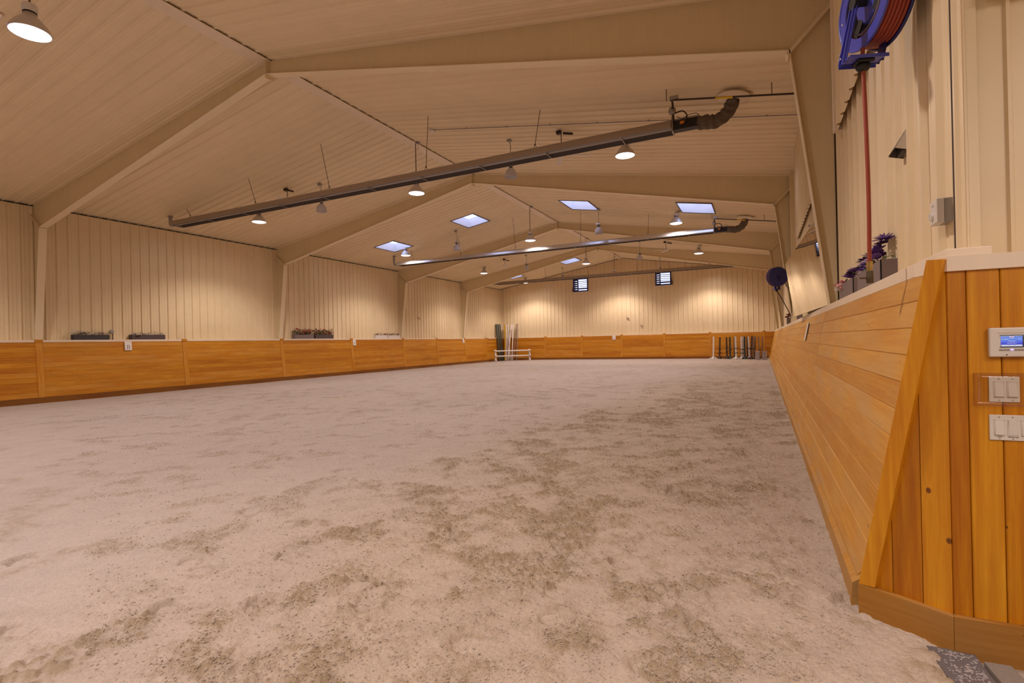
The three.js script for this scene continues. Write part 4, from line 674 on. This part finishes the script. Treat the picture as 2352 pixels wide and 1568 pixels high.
const stemG = (a, b, r = 0.003) => rodG(V(...a), V(...b), r, 5);
function plantRow(b, n, mk, mats, o = {}) {
  const lv = [], st = [], s = o.side ?? 1;
  for (let i = 0; i < n; i++) {
    const z = (i + 0.5) / n * b.L - b.L / 2 + rr(-0.03, 0.03), x = rr(-0.15, 0.75) * b.w * s, y = b.h + (o.y0 ?? 0.03) + (o.dy ?? 0.06) * R();
    const m = part('bloom', mk(i), mats[i % mats.length], b.o); m.position.set(x, y, z); m.rotation.set(rr(-0.5, 0.5), rr(0, 6), rr(-0.5, 0.3) - 0.5 * s * (o.tilt ?? 0)); st.push(stemG([x * 0.5, b.h - 0.03, z * 0.98], [x, y - 0.005, z]));
  }
  for (let i = 0; i < (o.leaves ?? n * 4); i++) { const l = rr(0.05, 0.1) * (o.ls ?? 1); lv.push(leafG(l, l * 0.28).rotateZ(rr(-0.2, 0.9)).rotateY(rr(0, 6.28)).translate(rr(-0.4, 0.4) * b.w, b.h + rr(-0.02, o.lh ?? 0.07), rr(-0.5, 0.5) * b.L)); }
  const f = part('foliage', [...lv, ...st], o.leafMat ?? M.leaf, b.o); f.userData.kind = 'stuff';
}
{
  const purple = [lin(0.07, 0.012, 0.16), lin(0.12, 0.03, 0.3), lin(0.055, 0.01, 0.11), lin(0.2, 0.1, 0.4), lin(0.09, 0.015, 0.2)].map((c) => std(c, 0.6));
  const lilac = std(lin(0.42, 0.3, 0.5), 0.6), pink = [std(lin(0.55, 0.13, 0.22), 0.6), std(lin(0.75, 0.42, 0.38), 0.6)], white = [std(lin(0.72, 0.64, 0.58), 0.6), std(lin(0.6, 0.5, 0.42), 0.6)];
  const b1 = planter('nearer grey flower box with purple daisies on the right ledge', 0.855, -5.59, -4.575, 0.125, 0.155, M.planterGrey);
  for (const [x, y, z, r, k, m] of [[-0.01, 0.32, 0.38, 0.085, 0, purple[0]], [0.0, 0.30, 0.28, 0.08, 0, purple[2]], [-0.02, 0.27, 0.2, 0.07, 1, purple[1]], [0.0, 0.24, 0.08, 0.075, 1, purple[4]], [-0.03, 0.25, -0.05, 0.07, 0, purple[0]], [-0.03, 0.22, -0.14, 0.06, 1, lilac], [-0.05, 0.20, -0.22, 0.06, 1, purple[3]], [-0.04, 0.25, -0.26, 0.07, 0, purple[2]], [-0.04, 0.17, -0.34, 0.06, 1, purple[1]], [-0.05, 0.19, -0.42, 0.065, 0, purple[0]], [-0.06, 0.15, 0.0, 0.05, 1, purple[4]], [-0.05, 0.2, 0.3, 0.05, 1, purple[3]]]) { const m2 = part('bloom', k ? rosette(r) : daisy(r, 22, 2), m, b1.o); m2.position.set(x, y, z); m2.rotation.set(rr(-0.3, 0.3), rr(0, 6), rr(0.1, 0.5)); }
  plantRow(b1, 3, () => daisy(0.03, 12, 1), white, { side: -1, leaves: 16, ls: 1.3, lh: 0.05, y0: 0.0, dy: 0.02 });
  const b2 = planter('farther grey flower box with purple daisies and a pink bloom on the right ledge', 0.855, -6.73, -5.84, 0.125, 0.155, M.planterGrey);
  for (const [x, y, z, r, k, m] of [[-0.03, 0.22, 0.38, 0.07, 0, purple[0]], [-0.03, 0.22, 0.24, 0.075, 0, purple[2]], [-0.02, 0.21, 0.1, 0.07, 0, purple[1]], [-0.03, 0.2, -0.05, 0.07, 0, purple[4]], [-0.06, 0.16, -0.2, 0.06, 1, pink[0]], [-0.07, 0.13, -0.3, 0.07, 1, pink[1]], [-0.07, 0.15, -0.42, 0.065, 1, pink[0]], [-0.06, 0.1, -0.25, 0.05, 1, pink[1]], [-0.08, 0.11, -0.47, 0.04, 1, white[0]]]) { const m2 = part('bloom', k ? rosette(r) : daisy(r, 22, 2), m, b2.o); m2.position.set(x, y, z); m2.rotation.set(rr(-0.3, 0.3), rr(0, 6), rr(0.1, 0.6)); }
  plantRow(b2, 2, () => daisy(0.025, 12, 1), white, { side: -1, leaves: 14, ls: 1.2, lh: 0.05, y0: 0.0, dy: 0.02 });
  // left ledge
  const l1 = planter('charcoal flower box with cream trailing flowers left of the B sign', -19.66, -9.63, -8.62, 0.16, 0.16, M.planterDark); plantRow(l1, 13, () => rosette(rr(0.055, 0.09)), white, { side: 1, tilt: 1, leaves: 40, leafMat: M.leafDark, y0: 0.01, dy: 0.08 });
  const l2 = planter('brown flower box with white flowers just past the B sign', -19.66, -11.42, -10.3, 0.16, 0.17, M.planterBrown); plantRow(l2, 13, () => rosette(rr(0.055, 0.085)), white, { side: 1, tilt: 1, leaves: 30, leafMat: M.leafDark, y0: -0.02, dy: 0.08 });
  const red = [std(lin(0.5, 0.03, 0.03), 0.6), std(lin(0.6, 0.08, 0.05), 0.6), std(lin(0.66, 0.3, 0.22), 0.6)];
  const l3 = planter('first of two brown boxes with bushy red flowers on the left ledge', -19.66, -18.36, -17.2, 0.18, 0.2, M.planterGrey); plantRow(l3, 24, () => rosette(rr(0.05, 0.085)), red, { side: 1, tilt: 0.6, leaves: 170, ls: 1.5, lh: 0.24, y0: 0.02, dy: 0.25 });
  const l4 = planter('second of two brown boxes with bushy red flowers on the left ledge', -19.66, -19.62, -18.45, 0.18, 0.2, M.planterBrown); plantRow(l4, 24, () => rosette(rr(0.05, 0.085)), red, { side: 1, tilt: 0.6, leaves: 170, ls: 1.5, lh: 0.22, y0: 0.02, dy: 0.25 });
  const crim = [std(lin(0.16, 0.015, 0.02), 0.6), std(lin(0.3, 0.03, 0.035), 0.6)];
  const l5 = planter('first of two white boxes with dark red flowers on the left ledge', -19.66, -23.84, -22.8, 0.16, 0.18, M.planterWhite); plantRow(l5, 16, () => rosette(rr(0.04, 0.065)), crim, { side: 1, leaves: 30, leafMat: M.leafDark, y0: 0.0, dy: 0.1 });
  const l6 = planter('second of two white boxes with dark red flowers beside the third left column', -19.66, -25.02, -23.92, 0.16, 0.18, M.planterWhite); plantRow(l6, 16, () => rosette(rr(0.04, 0.065)), crim, { side: 1, leaves: 30, leafMat: M.leafDark, y0: 0.0, dy: 0.09 });
  for (const [z, l, cs, pm] of [[-19.55, 'grey square vase with dark red flowers on the right ledge below the far reel', [lin(0.13, 0.01, 0.02), lin(0.2, 0.012, 0.03)], M.planterGrey], [-14.1, 'pale square vase with yellow and orange flowers on the right ledge beside the mirror', [lin(0.75, 0.4, 0.02), lin(0.7, 0.2, 0.02), lin(0.8, 0.5, 0.03)], M.planterGrey]]) {
    const o = thing('flower_vase', l, 'vase', [0.83, LEDGE, z]); part('vase', [rbox(0.012, 0.2, 0.16, 0.003, -0.05, 0.1, 0), rbox(0.012, 0.2, 0.16, 0.003, 0.05, 0.1, 0), rbox(0.11, 0.2, 0.012, 0.003, 0, 0.1, 0.074), rbox(0.11, 0.2, 0.012, 0.003, 0, 0.1, -0.074), box(0.1, 0.01, 0.15, 0, 0.005, 0)], pm, o);
    for (let k = 0; k < 9; k++) { const m = part('bloom', rosette(rr(0.05, 0.075)), std(cs[k % cs.length], 0.6), o); m.position.set(rr(-0.07, 0.03), 0.22 + rr(0, 0.11), rr(-0.1, 0.1)); m.rotation.set(rr(-0.6, 0.6), rr(0, 6), rr(0, 0.9)); }
    const f = part('foliage', [...Array(16)].map(() => leafG(0.08, 0.02).rotateZ(rr(0, 1)).rotateY(rr(0, 6)).translate(rr(-0.04, 0.03), 0.19, rr(-0.06, 0.06))).concat([stemG([0, 0.05, 0], [0, 0.25, 0])]), M.leaf, o); f.userData.kind = 'stuff';
  }
}

// ================================================================ JUMP POLES, RACK, STANDARDS
function pole(label, t, b, r, mat, group, cap) { const o = thing('jump_pole', label, 'pole', [b[0], b[1], b[2]], 0, group), e = V(t[0] - b[0], t[1] - b[1], t[2] - b[2]); part('shaft', rodG(V(0, 0, 0), e, r, 14), mat, o); part('end', [rodG(e.clone().multiplyScalar(0.997), e.clone().multiplyScalar(1.002), r * 0.8, 12)], cap ?? M.jumpTaupe, o); }
const PG = 'jump poles leaning in the far left corner';
[[[-19.62, 2.96, -37.62], [-19.2, -0.04, -37.25]], [[-19.47, 2.95, -37.64], [-19.06, -0.04, -37.3]], [[-19.31, 2.93, -37.66], [-18.93, -0.04, -37.32]]].forEach(([t, b], i) => pole(['leftmost dark green jump pole in the corner bundle', 'middle dark green jump pole in the corner bundle', 'dark green jump pole nearest the yellow one'][i], t, b, 0.062, M.jumpGreen, PG));
for (const [l, t, b, r, m] of [['yellow jump pole leaning beside the dark green bundle', [-19.25, 2.91, -38.52], [-19.06, -0.03, -38.02], 0.058, M.jumpYellow], ['white jump pole touching the yellow pole', [-19.12, 2.9, -38.5], [-18.95, -0.03, -38.0], 0.04, M.jumpWhite], ['thin white pole second from the yellow pole', [-19.0, 2.95, -38.52], [-18.81, -0.03, -38.02], 0.034, M.jumpWhite], ['thin white pole leaning right, crossed by its neighbour', [-18.92, 2.93, -38.45], [-18.6, -0.03, -38.0], 0.034, M.jumpWhite], ['white pole crossing its neighbour and leaning to the right at the top', [-18.65, 2.92, -38.5], [-18.78, -0.03, -37.95], 0.042, M.jumpWhite], ['upright white pole at the right of the white poles', [-18.5, 2.92, -38.5], [-18.43, -0.03, -37.98], 0.044, M.jumpWhite], ['brown pole leaning right beside the white poles', [-18.21, 2.94, -38.52], [-18.3, -0.03, -38.0], 0.034, M.jumpTaupe], ['brown pole at the right end of the corner poles', [-18.11, 2.94, -38.52], [-18.02, -0.03, -38.0], 0.036, M.jumpTaupe]]) pole(l, t, b, r, m, PG);
{
  const o = thing('cavaletti_rack', 'low white rack of two rails on crossed ends before the corner poles', 'cavaletti'), A = V(-18.98, 0, -36.15), B = V(-16.86, 0, -38.02), d = B.clone().sub(A).normalize(), s = V(-d.z, 0, d.x);
  for (const P of [A, B]) { const e = sub('crossed_end', o); for (const y0 of [0, 0.4]) for (const k of [-1, 1]) part('strut', bar(P.clone().addScaledVector(s, k * 0.2).setY(y0 - 0.02), P.clone().addScaledVector(s, -k * 0.2).setY(y0 + 0.44), 0.085, 0.085, d), M.jumpWhite, e); }
  for (const y of [0.36, 0.77]) { part('rail', rodG(A.clone().addScaledVector(d, -0.05).setY(y), B.clone().addScaledVector(d, 0.05).setY(y), 0.05, 14), M.jumpWhite, o); }
}
function standard(label, x, z, h, w, mat, base, cups, lean = 0) {
  const o = thing('jump_standard', label, 'jump stand', [x, 0, z], 0, 'jump standards against the end wall'); part('post', bar(V(0, 0, 0), V(lean, h, 0), w, w, Z), mat, o);
  if (base) { const tri = [[-base, 0], [base, 0], [base, 0.03], [w / 2, 0.16], [-w / 2, 0.16], [-base, 0.03]]; part('foot', extrude(tri, 0.05).translate(0, 0, -0.025), mat, o); part('foot', extrude(tri, 0.05).translate(0, 0, -0.025).rotateY(Math.PI / 2), mat, o); }
  for (const y of cups) part('cup', [box(w + 0.09, 0.035, w + 0.03, 0.01, y, 0.01), box(0.05, 0.05, 0.07, w / 2 + 0.04, y + 0.012, w / 2)], M.black, o);
}
for (const a of [['white wing stand, leftmost against the end wall boards', -2.98, -37.6, 1.53, 0.1, M.jumpWhite, 0.29, [], 0.05], ['first brown stand right of the lone white one', -2.6, -37.75, 1.46, 0.1, M.jumpBrown, 0.2, [0.66, 0.4], 0.06], ['second brown stand, with the dark green one beside it', -2.12, -37.6, 1.46, 0.1, M.jumpBrown, 0.2, [0.75, 0.48], 0], ['dark green stand left of the stacked white stands', -1.9, -37.3, 1.46, 0.1, M.jumpGreen, 0.16, [0.62], 0], ['brown stand half behind a white stand with black cups', -1.66, -37.9, 1.46, 0.09, M.jumpBrown, 0, [0.2], 0.02], ['white stand with two black cups and a wide foot', -1.53, -37.0, 1.5, 0.12, M.jumpWhite, 0.3, [0.71, 0.4], -0.02], ['left of the two white stands standing together', -1.21, -37.4, 1.47, 0.1, M.jumpWhite, 0.2, [0.63, 0.38], 0], ['right of the two white stands standing together', -1.1, -37.5, 1.47, 0.09, M.jumpWhite, 0, [0.63, 0.38], 0], ['dark green stand right of the paired white stands', -1.0, -37.0, 1.47, 0.11, M.jumpGreen, 0.2, [], 0], ['brown stand behind the slanted white one', -0.86, -37.9, 1.45, 0.09, M.jumpBrown, 0, [], 0], ['slanted white stand among the dark ones', -0.74, -37.5, 1.47, 0.1, M.jumpWhite, 0.2, [0.7], -0.04], ['dark brown stand left of the grey stands', -0.64, -36.9, 1.49, 0.1, M.jumpBrown, 0.24, [0.66], 0.09], ['left of two grey stands near the right corner', -0.5, -37.3, 1.46, 0.08, M.jumpGrey, 0.18, [0.66], 0], ['right of two grey stands near the right corner', -0.4, -37.4, 1.46, 0.1, M.jumpGrey, 0, [0.4], 0.02], ['pale slanted stand behind the left plastic block', -0.12, -37.6, 1.47, 0.08, M.jumpTaupe, 0.16, [0.58], -0.06], ['taupe stand behind the right plastic block', 0.03, -37.7, 1.45, 0.09, M.jumpTaupe, 0.16, [], 0.04]]) standard(...a);
for (const [x, l] of [[-0.24, 'left grey plastic cavaletti block in the far right corner'], [0.16, 'right grey plastic cavaletti block with two holes, in the corner']]) {
  const o = thing('cavaletti_block', l, 'plastic block', [x, 0, -35.6], 0, 'plastic cavaletti blocks'); part('body', [rbox(0.26, 0.5, 0.3, 0.025, 0, 0.26, 0), rbox(0.29, 0.04, 0.32, 0.012, 0, 0.52, 0), rbox(0.29, 0.03, 0.32, 0.01, 0, 0.01, 0)], M.plastic, o);
  part('socket', [0.17, 0.37].map((y) => new THREE.CylinderGeometry(0.022, 0.022, 0.01, 12).rotateX(Math.PI / 2).translate(x > 0 ? 0 : 0.1, y, 0.152)), M.black, o);
}

// ================================================================ hand over
scene.traverse((o) => { if (o.isMesh) { o.castShadow = true; o.receiveShadow = true; } });
renderer.render(scene, camera);
